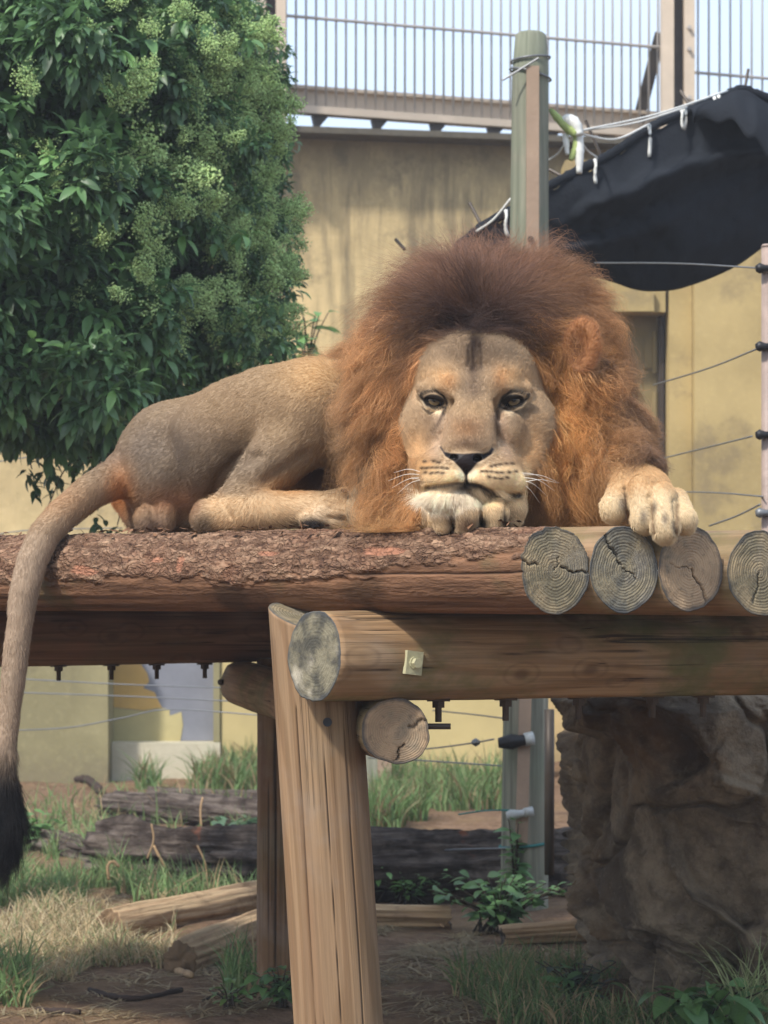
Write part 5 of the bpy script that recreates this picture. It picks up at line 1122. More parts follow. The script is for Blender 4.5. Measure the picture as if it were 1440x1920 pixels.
def basis(d, roll=None):
    """frames with x along d and z as upward as possible; d (n,3) -> (n,3,3) columns x,y,z"""
    d = unit(d); up = np.tile(np.array((0, 0, 1.0)), (len(d), 1)); up[np.abs(d[:, 2]) > 0.97] = (0, 1.0, 0)
    y = unit(np.cross(up, d)); z = np.cross(d, y)
    if roll is not None: c, s = np.cos(roll)[:, None], np.sin(roll)[:, None]; y, z = c * y + s * z, c * z - s * y
    return np.stack([d, y, z], 2)
def scatter(T, pos, R, sc, tint):
    V, F = T; n = len(pos); k = len(V); sc = np.asarray(sc).reshape(n, 1, -1)
    W_ = np.einsum('nij,nkj->nki', R, V[None] * sc) + pos[:, None]
    return W_.reshape(-1, 3), (F[None] + (np.arange(n) * k)[:, None, None]).reshape(-1, F.shape[1]), np.repeat(tint, k, 0)
class Lots:
    def __init__(s): s.V = []; s.F = []; s.C = []; s.n = 0
    def add(s, V, F, C): s.V.append(V); s.F.append(F + s.n); s.C.append(C); s.n += len(V)
    def build(s, name, mat, parent=None, stuff=True):
        o = obj(name, mesh(name, np.vstack(s.V), [f for f in s.F] if len({f.shape[1] for f in s.F}) > 1 else np.vstack(s.F), mat, True, attrs={'tint': np.vstack(s.C)}), parent)
        if stuff: o['kind'] = 'stuff'
        return o
def shoot_dirs(n, per, axis_d, spread):
    """per leaves round each axis: directions and offset along the axis"""
    g = rng.random(n)[:, None] * 6.28 + np.arange(per)[None] * 2.4; h = np.linspace(0, 1, per)[None] + 0 * g
    B3 = basis(axis_d); el = spread * (1.15 - 0.75 * h) + 0.2 * rng.normal(size=g.shape)
    loc = np.stack([np.cos(el), np.sin(el) * np.cos(g), np.sin(el) * np.sin(g)], -1)
    return np.einsum('nij,nkj->nki', B3, loc), h
DG, MG, LG, YG = np.array((0.068, 0.128, 0.058)), np.array((0.115, 0.225, 0.085)), np.array((0.19, 0.36, 0.11)), np.array((0.17, 0.26, 0.07))
# crown outline in the photograph, turned into a volume of leafy lumps between 10 and 13.5 m away
CROWN = [(-160, -120), (470, -120), (478, 0), (498, 50), (530, 100), (545, 170), (512, 232), (532, 300), (548, 390), (553, 470), (546, 560), (540, 625), (540, 662), (500, 688), (430, 715), (352, 735), (290, 800), (235, 848), (150, 850), (60, 815), (-160, 800)]
cxy = np.array(CROWN, float)
def in_crown(x, y, mg=0): return inpoly(x, y, CROWN) & (pdist(x, y, CROWN + CROWN[:1]) > mg)
tree = thing('broadleaf_tree', (X(-170, 11.6), 11.6, 0), 'dense broadleaf tree with pale green flower clusters in front of the ochre wall', 'tree')
lx = rng.uniform(-150, 560, 4000); ly = rng.uniform(-110, 840, 4000); ok = in_crown(lx, ly, 22); lx, ly = lx[ok], ly[ok]
sel = []
for k in range(len(lx)):
    if all((lx[k] - lx[j]) ** 2 + (ly[k] - ly[j]) ** 2 > 46 ** 2 for j in sel): sel.append(k)
lx, ly = lx[sel], ly[sel]; nl = len(lx); lr = np.minimum(rng.uniform(48, 78, nl), pdist(lx, ly, CROWN + CROWN[:1]) + 14)
lY = 11.0 + 0.5 * rng.normal(size=nl) + 1.0 * ss(200, 540, lx) - 0.4 * ss(200, 0, lx)
lots = Lots(); T4 = leaf_template(4, 0.19, 0.3, 0.35); T3 = leaf_template(3, 0.2, 0.3, 0.45)
PXM = 1 / FPX
for layer, (per_l, dep, dark) in enumerate(((56, -1.0, 1.0), (26, -0.2, 0.8), (18, 0.8, 0.65))):
    n = nl * per_l; li = np.repeat(np.arange(nl), per_l); dirv = unit(rng.normal(size=(n, 3)))
    dirv[:, 1] = -np.abs(dirv[:, 1]) * (1 if layer == 0 else np.sign(rng.random(n) - 0.3)); s = lr[li] * PXM * lY[li]
    cen = np.stack([(lx[li] - 720) * PXM * lY[li], lY[li], H - (ly[li] - HOR) * PXM * lY[li]], 1)
    pos = cen + dirv * (s * rng.uniform(0.55, 1.02, n))[:, None] + np.array((0, dep * 0.35 + 0.5 * (layer > 0), 0))
    x, y = px_of(pos); gap = fbm(np.stack([x / 60, y / 60, 0 * x + layer], 1), 3, 311)
    ok = (in_crown(x, y, -1) | (rng.random(n) < 0.12)) & (gap > -0.36); pos, dirv, li, x, y = pos[ok], dirv[ok], li[ok], x[ok], y[ok]; n = len(pos)
    per = 7; ad = unit(dirv + np.array((0, -0.25, 0.12)) + 0.3 * rng.normal(size=(n, 3))); D_, h = shoot_dirs(n, per, ad, 1.25)
    size = (0.080 - 0.032 * ss(230, 430, x)) * rng.uniform(0.75, 1.25, n); base = pos[:, None] + ad[:, None] * (h * 0.07 * (size / 0.08)[:, None])[..., None]
    young = (rng.random(n) < 0.10 + 0.3 * ((y > 640) & (x > 330)))[:, None] * h ** 1.5; tv = rng.random((n, 1)) ; tcol = DG + (MG - DG) * tv[..., None] + young[..., None] * (LG - MG) * 0.9 + 0 * h[..., None]
    tcol = tcol * rng.uniform(0.7, 1.3, (n, per, 1)); dd = D_.reshape(-1, 3); dd[:, 2] -= 0.25
    V_, F_, C_ = scatter(T4 if layer == 0 else T3, base.reshape(-1, 3), basis(dd, rng.normal(size=len(dd)) * 0.4), np.repeat(size, per) * rng.uniform(0.7, 1.15, n * per), tcol.reshape(-1, 3)); lots.add(V_, F_, C_)
# thin hanging sprays at the lower left
sx_ = np.array([(30, 830), (70, 870), (95, 905), (120, 880), (180, 860), (210, 905), (235, 880), (250, 850), (110, 960), (85, 890), (150, 800), (290, 830), (60, 800), (175, 990), (212, 990), (225, 1000), (20, 790), (300, 800), (255, 935)], float)
sx_ = np.repeat(sx_, 3, 0) + rng.normal(size=(len(sx_) * 3, 2)) * 12; n = len(sx_); pos = np.stack([(sx_[:, 0] - 720) * PXM * 11.3, 11.3 + 0.2 * rng.normal(size=n), H - (sx_[:, 1] - HOR) * PXM * 11.3], 1)
D_, h = shoot_dirs(n, 4, unit(np.array((0.2, -0.2, -0.6)) + 0.5 * rng.normal(size=(n, 3))), 1.0); V_, F_, C_ = scatter(T4, (pos[:, None] + h[..., None] * np.array((0, 0, -0.04))).reshape(-1, 3), basis(D_.reshape(-1, 3)), np.full(n * 4, 0.062), np.repeat(DG[None] * 0.8, n * 4, 0)); lots.add(V_, F_, C_)
lots.build('crown', M_leaf, tree)
# the large leaves one can pick out singly on the near shoots
lm = [bpy.data.meshes.new('x') for _ in range(0)]
for k in range(6):
    T = leaf_template(6, 0.17 + 0.02 * (k % 3), 0.28, 0.25 + 0.1 * (k % 3), 0.01); cc = [MG * 1.05, LG * 0.85, MG * 0.8, LG, DG * 1.1, MG * 1.3][k]
    lm.append(mesh('leaf', T[0], T[1], M_leaf, True, attrs={'tint': np.tile(cc, (len(T[0]), 1))}))
SHOOTS = [(40, 540), (95, 585), (175, 615), (165, 500), (58, 330), (110, 60), (60, 120), (150, 165), (250, 20), (30, 210), (270, 90), (330, 40), (150, 310), (55, 440), (205, 590), (120, 520), (20, 660), (230, 240), (330, 540), (290, 560), (350, 450), (470, 440), (390, 25), (180, 30), (90, 400), (260, 150), (45, 30), (310, 470), (240, 500), (370, 330), (420, 470), (300, 640), (460, 70)]
for k, (a, b_) in enumerate(SHOOTS):
    Ys = 10.15 + 0.35 * ss(250, 450, a) + 0.1 * rng.normal(); c0 = P(a, b_, Ys); ad = unit(np.array([[rng.normal() * 0.4, -0.75, 0.05 + rng.normal() * 0.3]])); D_, h = shoot_dirs(1, 8, ad, 1.25)
    sz = 0.115 - 0.03 * ss(200, 420, a); bright = rng.random() < 0.45
    for j in range(8):
        dd = D_[0, j].copy(); dd[2] -= 0.35; Rb = basis(dd[None], np.array([rng.normal() * 0.35]))[0] * sz * rng.uniform(0.8, 1.15); pp = c0 + ad[0] * h[0, j] * 0.07
        Mx = Matrix(((*Rb[0], pp[0]), (*Rb[1], pp[1]), (*Rb[2], pp[2]), (0, 0, 0, 1))); obj('leaf', lm[(1, 3, 5, 0)[j % 4] if bright else (0, 2, 4, 5)[j % 4]], tree, Mx)
# flower clusters
def panicle(seed):
    r = np.random.default_rng(seed); L = Lots(); q = B(); pos = []
    for k in range(26):
        t = k / 26; a = k * 2.4; out = 0.075 * (1 - 0.75 * t) * r.uniform(0.7, 1.2); base = np.array((0, 0, 0.02 + 0.14 * t)); tip = base + np.array((math.cos(a) * out, math.sin(a) * out, 0.03 + 0.02 * r.random())); q.tube([base, tip], 0.0012, 3, False)
        for j in range(11):
            u_ = r.uniform(0.3, 1.08); pos.append(base + (tip - base) * u_ + r.normal(size=3) * 0.010)
    q.tube([(0, 0, -0.03), (0, 0, 0.17)], 0.002, 4, False); pos = np.array(pos); n = len(pos)
    O = np.array([(1, 0, 0), (-1, 0, 0), (0, 1, 0), (0, -1, 0), (0, 0, 1), (0, 0, -1)], float); OF = np.array([(0, 2, 4), (2, 1, 4), (1, 3, 4), (3, 0, 4), (2, 0, 5), (1, 2, 5), (3, 1, 5), (0, 3, 5)])
    col = np.array((0.46, 0.64, 0.28)) * r.uniform(0.65, 1.35, (n, 1)) + np.array((0.06, 0.03, 0.0)) * r.random((n, 1))
    V_, F_, C_ = scatter((O, OF), pos, np.tile(np.eye(3), (n, 1, 1)), r.uniform(0.0036, 0.0064, n), col); Vs = np.vstack(q.v); Fs = np.vstack(q.f4); Fs = np.vstack([Fs[:, :3], Fs[:, [0, 2, 3]]])
    return mesh('flower_cluster', np.vstack([V_, Vs]), np.vstack([F_, Fs + len(V_)]), M_bud, False, attrs={'tint': np.vstack([C_, np.tile(np.array((0.10, 0.16, 0.05)), (len(Vs), 1))])})
PM = [panicle(900 + k) for k in range(6)]
FL_ = [(225, 180), (210, 205), (85, 250), (300, 330), (330, 365), (270, 300), (305, 400), (180, 260), (60, 200), (20, 110), (160, 90), (15, 250), (390, 95), (370, 130), (410, 210), (440, 180), (330, 110), (350, 200), (470, 250), (480, 130), (505, 180), (515, 110), (440, 280), (470, 330), (500, 300), (450, 370), (505, 390), (520, 340), (525, 440), (480, 470), (510, 500), (530, 530), (500, 570), (460, 540), (430, 420), (400, 400), (440, 590), (480, 620), (510, 620), (390, 560), (350, 590), (300, 600), (320, 480), (240, 440), (190, 330), (275, 260), (370, 380), (410, 330), (355, 300), (525, 480), (535, 400), (528, 590), (270, 660), (330, 650), (70, 380), (5, 490), (230, 370), (420, 20), (450, 60), (300, 20), (500, 240), (380, 250), (420, 510), (540, 160), (530, 200), (490, 90), (465, 160), (395, 180), (425, 130), (380, 60), (350, 30), (470, 20), (490, 410), (455, 450), (545, 500), (475, 215), (515, 265), (505, 545), (465, 580), (290, 375), (255, 335), (315, 310), (345, 400), (250, 215), (205, 160)]
fr_ = np.random.default_rng(77)
FL_ += [(float(a), float(b_)) for a, b_ in zip(fr_.uniform(0, 545, 110), fr_.uniform(0, 640, 110)) if inpoly(np.array([a]), np.array([b_]), CROWN)[0] and (a > 180 or b_ < 420)][:60]
for k, (a, b_) in enumerate(FL_):
    for j in range(2 if a > 330 else 1):
        aa, bb_ = a + rng.normal() * 9, b_ + rng.normal() * 9; Ys = 10.0 + 1.05 * ss(250, 520, aa) + 0.12 * rng.normal(); s = rng.uniform(0.75, 1.15) * (1.0 if a < 330 else 0.85) * (0.72 if isinstance(a, float) else 1.0)
        e = Euler((rng.normal() * 0.5 + 0.9, rng.normal() * 0.5, rng.random() * 6.28)).to_matrix() if rng.random() < 0.7 else Euler((math.pi * 0.85, rng.normal() * .4, rng.random() * 6.28)).to_matrix()
        obj('flower_cluster', PM[(k + j * 3) % 6], tree, Matrix.Translation(V3(P(aa, bb_ + 8, Ys))) @ e.to_4x4() @ Matrix.Scale(s, 4))
# trunk, limbs and bare twigs
M_trunk = plain('grey_bark', srgb(86, 72, 58), 0.9, 0, 0.3, 14, 0.006); M_twig = plain('twig', srgb(64, 54, 44), 0.85, 0, 0.25, 20, 0)
q = B(); q.tube(bez([(X(-170, 11.6), 11.6, -0.2), (X(-165, 11.6), 11.6, 1.0), (X(-120, 11.6), 11.7, 2.0), (X(-20, 11.7), 11.8, 2.9), (X(60, 11.8), 11.9, 3.8)], 24), np.linspace(0.13, 0.05, 24) * (1 + 0.1 * rng.random(24)), 14); q.build('trunk', M_trunk, tree, smooth=True)
def twig(name, pts, r0, r1, mat, par, n=14): q = B(); q.tube(bez(pts, n), np.linspace(r0, r1, n), 7); return q.build(name, mat, par, smooth=True)
for e in ((150, 640), (330, 600), (420, 480), (470, 250), (300, 300), (200, 140), (420, 110), (80, 760)):
    a = P(-60 + 0.2 * e[0], 700 + 0.1 * e[1] - 60, 11.7); t = P(e[0], e[1], 11.5 + 0.8 * ss(200, 520, e[0])); twig('branch', [a, (a + t) / 2 + (0, 0, 0.12), t], 0.035, 0.009, M_trunk, tree)
for k, pl in enumerate(([(120, 760), (170, 840), (240, 880), (300, 870)], [(40, 760), (80, 830), (150, 850), (260, 830)], [(150, 800), (210, 860), (230, 930), (220, 985)], [(20, 740), (60, 800), (90, 870), (110, 900)], [(180, 790), (250, 850), (330, 840)], [(80, 780), (160, 830), (210, 900), (240, 905)], [(10, 770), (50, 850), (60, 880)], [(230, 800), (200, 850), (130, 870), (90, 950)], [(130, 720), (120, 790), (60, 840), (20, 846)], [(260, 780), (280, 840), (240, 900)])):
    twig('twig', [P(a, b_, 11.2 + 0.08 * k % 0.4) for a, b_ in pl], 0.006, 0.0025, M_twig, tree)

# ------------------------------------------------------------------ saplings and weeds
def plant(name, label, cat, base, h, n, leaf, cols, spread, seed, parts=False, group=None, st=4, wid=0.2, per=5, droop=0.3):
    r = np.random.default_rng(seed); t = thing(name, base, label, cat, group); q = B(); L = Lots(); base = np.array(base); me = []
    if parts:
        for k in range(3): T = leaf_template(5, wid, 0.25, droop + 0.1 * k); me.append(mesh('leaf', T[0], T[1], M_leaf, True, attrs={'tint': np.tile(cols[k % len(cols)], (len(T[0]), 1))}))
    T = leaf_template(st, wid, 0.25, droop)
    for k in range(n):
        a = r.random() * 6.28; hh = h * r.uniform(0.55, 1.05); o = spread * r.uniform(0.1, 1); tip = base + np.array((math.cos(a) * o, math.sin(a) * o * 0.6, hh)); mid = base + (tip - base) * 0.5 + np.array((-math.cos(a) * o * .15, 0, hh * 0.12)); c = bez([base + r.normal(size=3) * (spread * 0.15, spread * 0.1, 0), mid, tip], 7); q.tube(c, np.linspace(0.004, 0.0018, 7) * (1 + h), 5)
        for j in range(per):
            u_ = 0.35 + 0.65 * j / (per - 1); p = c[min(6, int(u_ * 6))]; ang = j * 2.4 + a; d = np.array((math.cos(ang), math.sin(ang), r.uniform(-0.15, 0.5))); s = leaf * r.uniform(0.7, 1.2) * (1.1 - 0.35 * (j == per - 1)); R_ = basis(d[None], np.array([r.normal() * 0.3]))
            if parts: Rb = R_[0] * s; obj('leaf', me[(k + j) % 3], t, Matrix(((*Rb[0], p[0]), (*Rb[1], p[1]), (*Rb[2], p[2]), (0, 0, 0, 1))))
            else: V_, F_, C_ = scatter(T, p[None], R_, [s], cols[(k + j) % len(cols)][None] * r.uniform(0.75, 1.25)); L.add(V_, F_, C_)
    q.build('stem', M_twig, t, smooth=True)
    if not parts: L.build('leaves', M_leaf, t)
    return t
def gp(px, py): y = gY(py); x = X(px, y); return (x, y, float(gz([x], [y])[0]))
plant('sapling', 'small leafy sapling standing against the ochre wall behind the lion', 'sapling', P(578, 720, 15.0), 0.44, 6, 0.115, [MG * 1.2, LG * 0.8, MG], 0.2, 1, True, per=6)
plant('sapling', 'bright green shoots at the foot of the tree above the lion back', 'sapling', P(470, 745, 14.0), 0.16, 16, 0.08, [LG, MG * 1.3, LG * 0.8], 0.42, 2, per=6)
plant('weed', 'bright green low weed in front of the dark fallen log', 'weed', gp(760, 1692), 0.17, 34, 0.055, [LG * 0.9, LG * 0.7, MG * 1.4], 0.30, 3)
plant('weed', 'dark green bramble growing at the foot of the timber pole', 'weed', gp(935, 1745), 0.24, 46, 0.068, [MG * 0.9, DG * 1.3, MG], 0.36, 4, True, wid=0.3)
plant('weed', 'climbing green weed against the front of the timber pole', 'weed', gp(965, 1712), 0.42, 7, 0.07, [LG * 0.8, MG * 1.2], 0.08, 5, per=7, wid=0.28)
plant('weed', 'pale green broad leaved weed behind the rotten log', 'weed', gp(455, 1590), 0.16, 14, 0.11, [np.array((0.11, 0.19, 0.10)), np.array((0.09, 0.16, 0.09))], 0.24, 6, True, wid=0.3)
plant('weed', 'small green weed between the tail and the rotten logs', 'weed', gp(75, 1600), 0.22, 14, 0.09, [MG * 1.3, LG * 0.8], 0.24, 7)
plant('weed', 'dark leafy weed at the foot of the rear post', 'weed', gp(528, 1905), 0.13, 16, 0.06, [MG, DG * 1.3, LG * 0.7], 0.10, 8, True, wid=0.25)
plant('weed', 'broad green weed under the rock at the lower right corner', 'weed', (X(1330, 8.7), 8.7, -0.02), 0.16, 22, 0.12, [LG * 0.75, MG * 1.2, LG * 0.6], 0.24, 9, True, wid=0.26, droop=0.4)
plant('weed', 'grey green weed beside the undercut of the rock', 'weed', gp(1085, 1900), 0.17, 20, 0.06, [np.array((0.06, 0.09, 0.06)), MG], 0.16, 10)
plant('weed', 'small weed with yellow leaves by the chopped pale logs', 'weed', gp(430, 1905), 0.10, 8, 0.045, [LG * 0.8, YG * 0.8], 0.12, 11)
# ------------------------------------------------------------------ grass and straw
def blades(name, label, n, area, hmin, hmax, cols, wid=0.004, lean=0.5, stem=4, dens=None, flat=False):
    """area: list of (px0, py0, px1, py1, weight) rows on the ground"""
    L = Lots(); ws = np.array([a[4] for a in area], float); k = rng.choice(len(area), n, p=ws / ws.sum()); A_ = np.array([a[:4] for a in area], float)[k]
    py = A_[:, 1] + (A_[:, 3] - A_[:, 1]) * rng.random(n); px = A_[:, 0] + (A_[:, 2] - A_[:, 0]) * rng.random(n); Y = FPX * H / (py - HOR); x = (px - 720) / FPX * Y
    tuft = fbm(np.stack([x * 4, Y * 2.2, 0 * x], 1), 3, 401 + n); ok = tuft > (-0.05 if dens is None else dens); x, Y, tuft = x[ok], Y[ok], tuft[ok]; n = len(x); z = gz(x, Y)
    h = rng.uniform(hmin, hmax, n) * (0.7 + 0.7 * np.clip(tuft + 0.3, 0, 1)); a = rng.random(n) * 6.28; d = np.stack([np.cos(a), np.sin(a)], 1); ln = lean * rng.uniform(0.2, 1.3, n)
    t = np.linspace(0, 1, stem + 1); Pn = np.zeros((n, stem + 1, 3)); Pn[..., 0] = x[:, None] + d[:, :1] * (h * ln)[:, None] * t[None] ** 1.8; Pn[..., 1] = Y[:, None] + d[:, 1:] * (h * ln)[:, None] * t[None] ** 1.8
    up = (t[None] - 0.45 * np.clip(ln, 0, 1.2)[:, None] * t[None] ** 2.4); Pn[..., 2] = z[:, None] - 0.004 + h[:, None] * up * (1 if not flat else 0.12) + (0.012 * rng.random((n, 1)) if flat else 0)
    sd = np.stack([-d[:, 1], d[:, 0], 0 * a], 1); fa2 = rng.random(n) < 0.6; sd[fa2] = np.array((1.0, 0, 0)); w = wid * rng.uniform(0.6, 1.4, n)[:, None] * (1 - t[None] ** 1.6 * 0.92)
    Lf = Pn + sd[:, None] * w[..., None]; Rt = Pn - sd[:, None] * w[..., None]; V_ = np.concatenate([Lf, Rt], 1); m = stem + 1; i = np.arange(stem); F_ = np.stack([i, i + m, i + m + 1, i + 1], 1)
    F_ = (F_[None] + (np.arange(n) * 2 * m)[:, None, None]).reshape(-1, 4); ci = rng.integers(0, len(cols), n); C_ = np.repeat(np.array(cols)[ci] * rng.uniform(0.65, 1.3, (n, 1)), 2 * m, 0); L.add(V_.reshape(-1, 3), F_, C_)
    return tag(L.build(name, M_grass), label, None, None, 'stuff')
G1, G2, G3 = np.array((0.12, 0.20, 0.075)), np.array((0.16, 0.25, 0.095)), np.array((0.22, 0.27, 0.12)); S1, S2, S3 = np.array((0.46, 0.36, 0.21)), np.array((0.36, 0.27, 0.15)), np.array((0.56, 0.47, 0.30))
blades('tall_grass', 'tall green grass along the foot of the back wall', 8000, [(255, 1458, 500, 1480, 2.2), (690, 1455, 960, 1535, 5), (690, 1535, 800, 1560, 1)], 0.12, 0.36, [G1, G2, G1, G3 * 0.8, S2 * 0.7], 0.006, 0.7, 4, -0.1)
blades('meadow_grass', 'mixed green and dry grass on the ground left of the posts', 9000, [(-40, 1590, 260, 1700, 5), (200, 1640, 480, 1700, 0.8), (-40, 1490, 480, 1600, 1.2), (-40, 1830, 60, 1900, 0.4), (420, 1840, 500, 1925, 0.3)], 0.08, 0.24, [G1, G2, G3, G2, S2, G2], 0.0042, 0.9, 4, -0.05)
blades('dry_grass', 'pale dry straw grass heaped at the left', 8000, [(-40, 1700, 230, 1840, 5), (200, 1690, 330, 1810, 2.0)], 0.04, 0.15, [S1, S2, S3, S1, G3], 0.003, 1.3, 4, -0.08)
blades('straw', 'flattened straw and wood shreds scattered over the soil', 15000, [(690, 1720, 960, 1800, 4), (690, 1780, 1130, 1930, 3), (-40, 1800, 500, 1925, 3), (200, 1640, 520, 1720, 1), (-40, 1470, 500, 1680, 4)], 0.04, 0.15, [S1 * 0.8, S2 * 0.9, S2 * 0.7, S3 * 0.7], 0.0045, 1.6, 3, -0.2, True)
blades('low_grass', 'thin grass and weeds under the rock at the right', 5000, [(930, 1800, 1160, 1935, 4), (850, 1830, 960, 1925, 1), (1150, 1880, 1460, 1940, 1.5)], 0.05, 0.17, [G1 * 0.8, G2 * 0.8, G3, S2], 0.0028, 0.9, 4, -0.2)
blades('grass_tuft', 'bleached grass stalks rising at the lower right corner', 130, [(1370, 1900, 1460, 1945, 3)], 0.16, 0.34, [np.array((0.30, 0.36, 0.16)), np.array((0.38, 0.40, 0.20))], 0.003, 0.8, 5, -2)
blades('grass_tuft', 'few dry stalks in front of the shaded rock face', 16, [(1200, 1900, 1290, 1940, 1)], 0.12, 0.24, [S2 * 0.7, S1 * 0.7], 0.0025, 0.7, 5, -2)
# ------------------------------------------------------------------ rock
def cells3(q, seed):
    f = np.floor(q); best = np.full(len(q), 9.0); sec = np.full(len(q), 9.0); off = np.zeros((len(q), 3)); cid = np.zeros(len(q))
    for dx in (-1, 0, 1):
        for dy in (-1, 0, 1):
            for dz in (-1, 0, 1):
                c = f + np.array((dx, dy, dz)); j = np.stack([_h(c[:, 0], c[:, 1], c[:, 2], seed + k) for k in range(3)], 1); o = q - c - j; d = (o ** 2).sum(1); m = d < best
                sec = np.where(m, best, np.minimum(sec, d)); off[m] = o[m]; cid = np.where(m, _h(c[:, 0], c[:, 1], c[:, 2], seed + 5), cid); best = np.where(m, d, best)
    return np.sqrt(best), np.sqrt(sec), off, cid
RY = 9.75; ncol, nrow = 340, 300
ph = np.linspace(0, 2 * np.pi, ncol, endpoint=False); zs = np.linspace(-0.15, Z(1268, RY), nrow)
PHI, ZZ = np.meshgrid(ph, zs); pyr = HOR - (ZZ - H) * FPX / RY
edge = np.interp(pyr, [1268, 1285, 1310, 1400, 1500, 1600, 1680, 1720, 1750, 1800, 1850, 1930, 2000], [1190, 1102, 1060, 1050, 1050, 1056, 1074, 1096, 1120, 1146, 1156, 1164, 1156])
cx_ = 1345.0; rx = (cx_ - edge) * RY / FPX; ry = rx * 1.15 + 0.42
squ = 1.0 / (np.abs(np.cos(PHI)) ** 2.6 + np.abs(np.sin(PHI)) ** 2.6) ** (1 / 2.6)
p = np.stack([X(cx_, RY) + rx * squ * np.cos(PHI), RY + 0.1 + ry * squ * np.sin(PHI), ZZ], -1).reshape(-1, 3); dirn = np.stack([np.cos(PHI), np.sin(PHI), 0 * PHI], -1).reshape(-1, 3)
wrp = p + 0.10 * np.stack([fbm(p * 2.2 + k * 11, 3, 501 + k) for k in range(3)], 1); rot = np.array(Euler((0.5, 0.7, 0.3)).to_matrix()); qq = (wrp @ rot) * np.array((1.35, 1.35, 2.3))
F1, F2, off, cid = cells3(qq, 511); tl = np.stack([cid * 2 - 1, (cid * 7.3 % 1) * 2 - 1, (cid * 13.7 % 1) * 2 - 1], 1)
dsp = 0.26 * (off * tl).sum(1) * ss(0, 0.10, F2 - F1) + 0.20 * (cid - 0.5) * ss(0, 0.08, F2 - F1) - 0.10 * np.abs(fbm(p * np.array((1.6, 1.6, 2.2)), 4, 571)) - 0.045 * np.exp(-(fbm(p * np.array((1.3, 1.3, 2.0)) + 9, 3, 577) / 0.025) ** 2)
g1, g2, go, gi = cells3((wrp @ rot) * np.array((3.2, 3.2, 5.0)), 521); dsp += 0.05 * ss(0, 0.08, g2 - g1) * ((go * np.stack([gi * 2 - 1, (gi * 5.1 % 1) * 2 - 1, (gi * 9.7 % 1) * 2 - 1], 1)).sum(1)) + 0.05 * fbm(p * 2.4, 4, 531) + 0.012 * fbm(p * 12, 4, 541) + 0.004 * fbm(p * 50, 3, 551)
hole = np.exp(-((p[:, 0] - X(1200, RY)) / 0.28) ** 2 - ((p[:, 2] - Z(1560, RY)) / 0.22) ** 2); dsp -= 0.10 * hole * (dirn[:, 1] < 0)
p = p + dirn * dsp[:, None]; p[:, 2] += 0.04 * fbm(p * 2.5, 3, 561)
i = (np.arange(nrow - 1)[:, None] * ncol + np.arange(ncol)[None]).ravel(); j = (np.arange(nrow - 1)[:, None] * ncol + (np.arange(ncol)[None] + 1) % ncol).ravel()
tp = np.arange(ncol) + (nrow - 1) * ncol; cen = len(p); p = np.vstack([p, p[tp].mean(0)[None] + (0, 0, 0.02)])
M_rock, nt, b, o = newmat('sandstone_rock', 0.92, 0.12); v = texco(nt)
n1 = noise(nt, v, 2.2, 6, 0.65); n2 = noise(nt, v, 8, 6, 0.7); n3 = noise(nt, v, 45, 5, 0.7); n4 = noise(nt, mapv(nt, v, (1, 1, 1), (4, 2, 7)), 1.6, 5, 0.6)
c = mix(nt, rng_(nt, n2, 0.35, 0.65), srgb(150, 134, 112), srgb(110, 97, 82)); c = mix(nt, rng_(nt, n1, 0.49, 0.60, 0, 0.8), c, srgb(76, 65, 55)); c = mix(nt, rng_(nt, n4, 0.52, 0.66, 0, 0.6), c, srgb(124, 96, 66)); c = mix(nt, rng_(nt, n3, 0.54, 0.72, 0, 0.12), c, srgb(94, 82, 70)); c = mix(nt, rng_(nt, n3, 0.42, 0.3, 0, 0.15), c, srgb(206, 190, 164))
setc(nt, b, c); bump(nt, b, math_(nt, 'ADD', math_(nt, 'MULTIPLY', n3, 0.6), math_(nt, 'MULTIPLY', n2, 1.4)), 0.022, 1.0)
rk = obj('boulder', mesh('boulder', p, [np.stack([i, j, j + ncol, i + ncol], 1), np.stack([tp, np.roll(tp, -1), np.full(ncol, cen)], 1)], M_rock, True)); tag(rk, 'large craggy brown boulder with an undercut base below the platform', 'boulder')

# ------------------------------------------------------------------ fallen logs and sticks
M_rot, nt, b, o = newmat('rotten_wood', 0.95, 0.1); v = texco(nt)
f1 = noise(nt, mapv(nt, v, (30, 30, 2.2)), 1, 6, 0.7); f2 = noise(nt, v, 7, 5, 0.65); f3 = noise(nt, mapv(nt, v, (1, 1, 1), (5, 5, 5)), 4, 4)
c = mix(nt, rng_(nt, f1, 0.35, 0.66), srgb(56, 48, 44), srgb(108, 98, 90)); c = mix(nt, rng_(nt, f2, 0.45, 0.65, 0, 0.8), c, srgb(44, 37, 34)); c = mix(nt, rng_(nt, f3, 0.64, 0.74, 0, 0.9), c, srgb(146, 84, 54)); setc(nt, b, c); bump(nt, b, math_(nt, 'ADD', f1, f2), 0.02, 1.0)
M_tanlog, nt, b, o = newmat('stripped_log', 0.85, 0.15); v = texco(nt)
f1 = noise(nt, mapv(nt, v, (34, 34, 2.0)), 1, 6, 0.65); f2 = noise(nt, v, 6, 5, 0.65); c = mix(nt, rng_(nt, f1, 0.35, 0.7), srgb(182, 156, 122), srgb(142, 114, 86)); c = mix(nt, rng_(nt, f2, 0.5, 0.66, 0, 0.7), c, srgb(104, 80, 60)); setc(nt, b, c); bump(nt, b, math_(nt, 'ADD', f1, f2), 0.01, 0.9)
M_dryend = plain('weathered_end', srgb(120, 98, 74), 0.9, 0, 0.3, 30, 0.004)
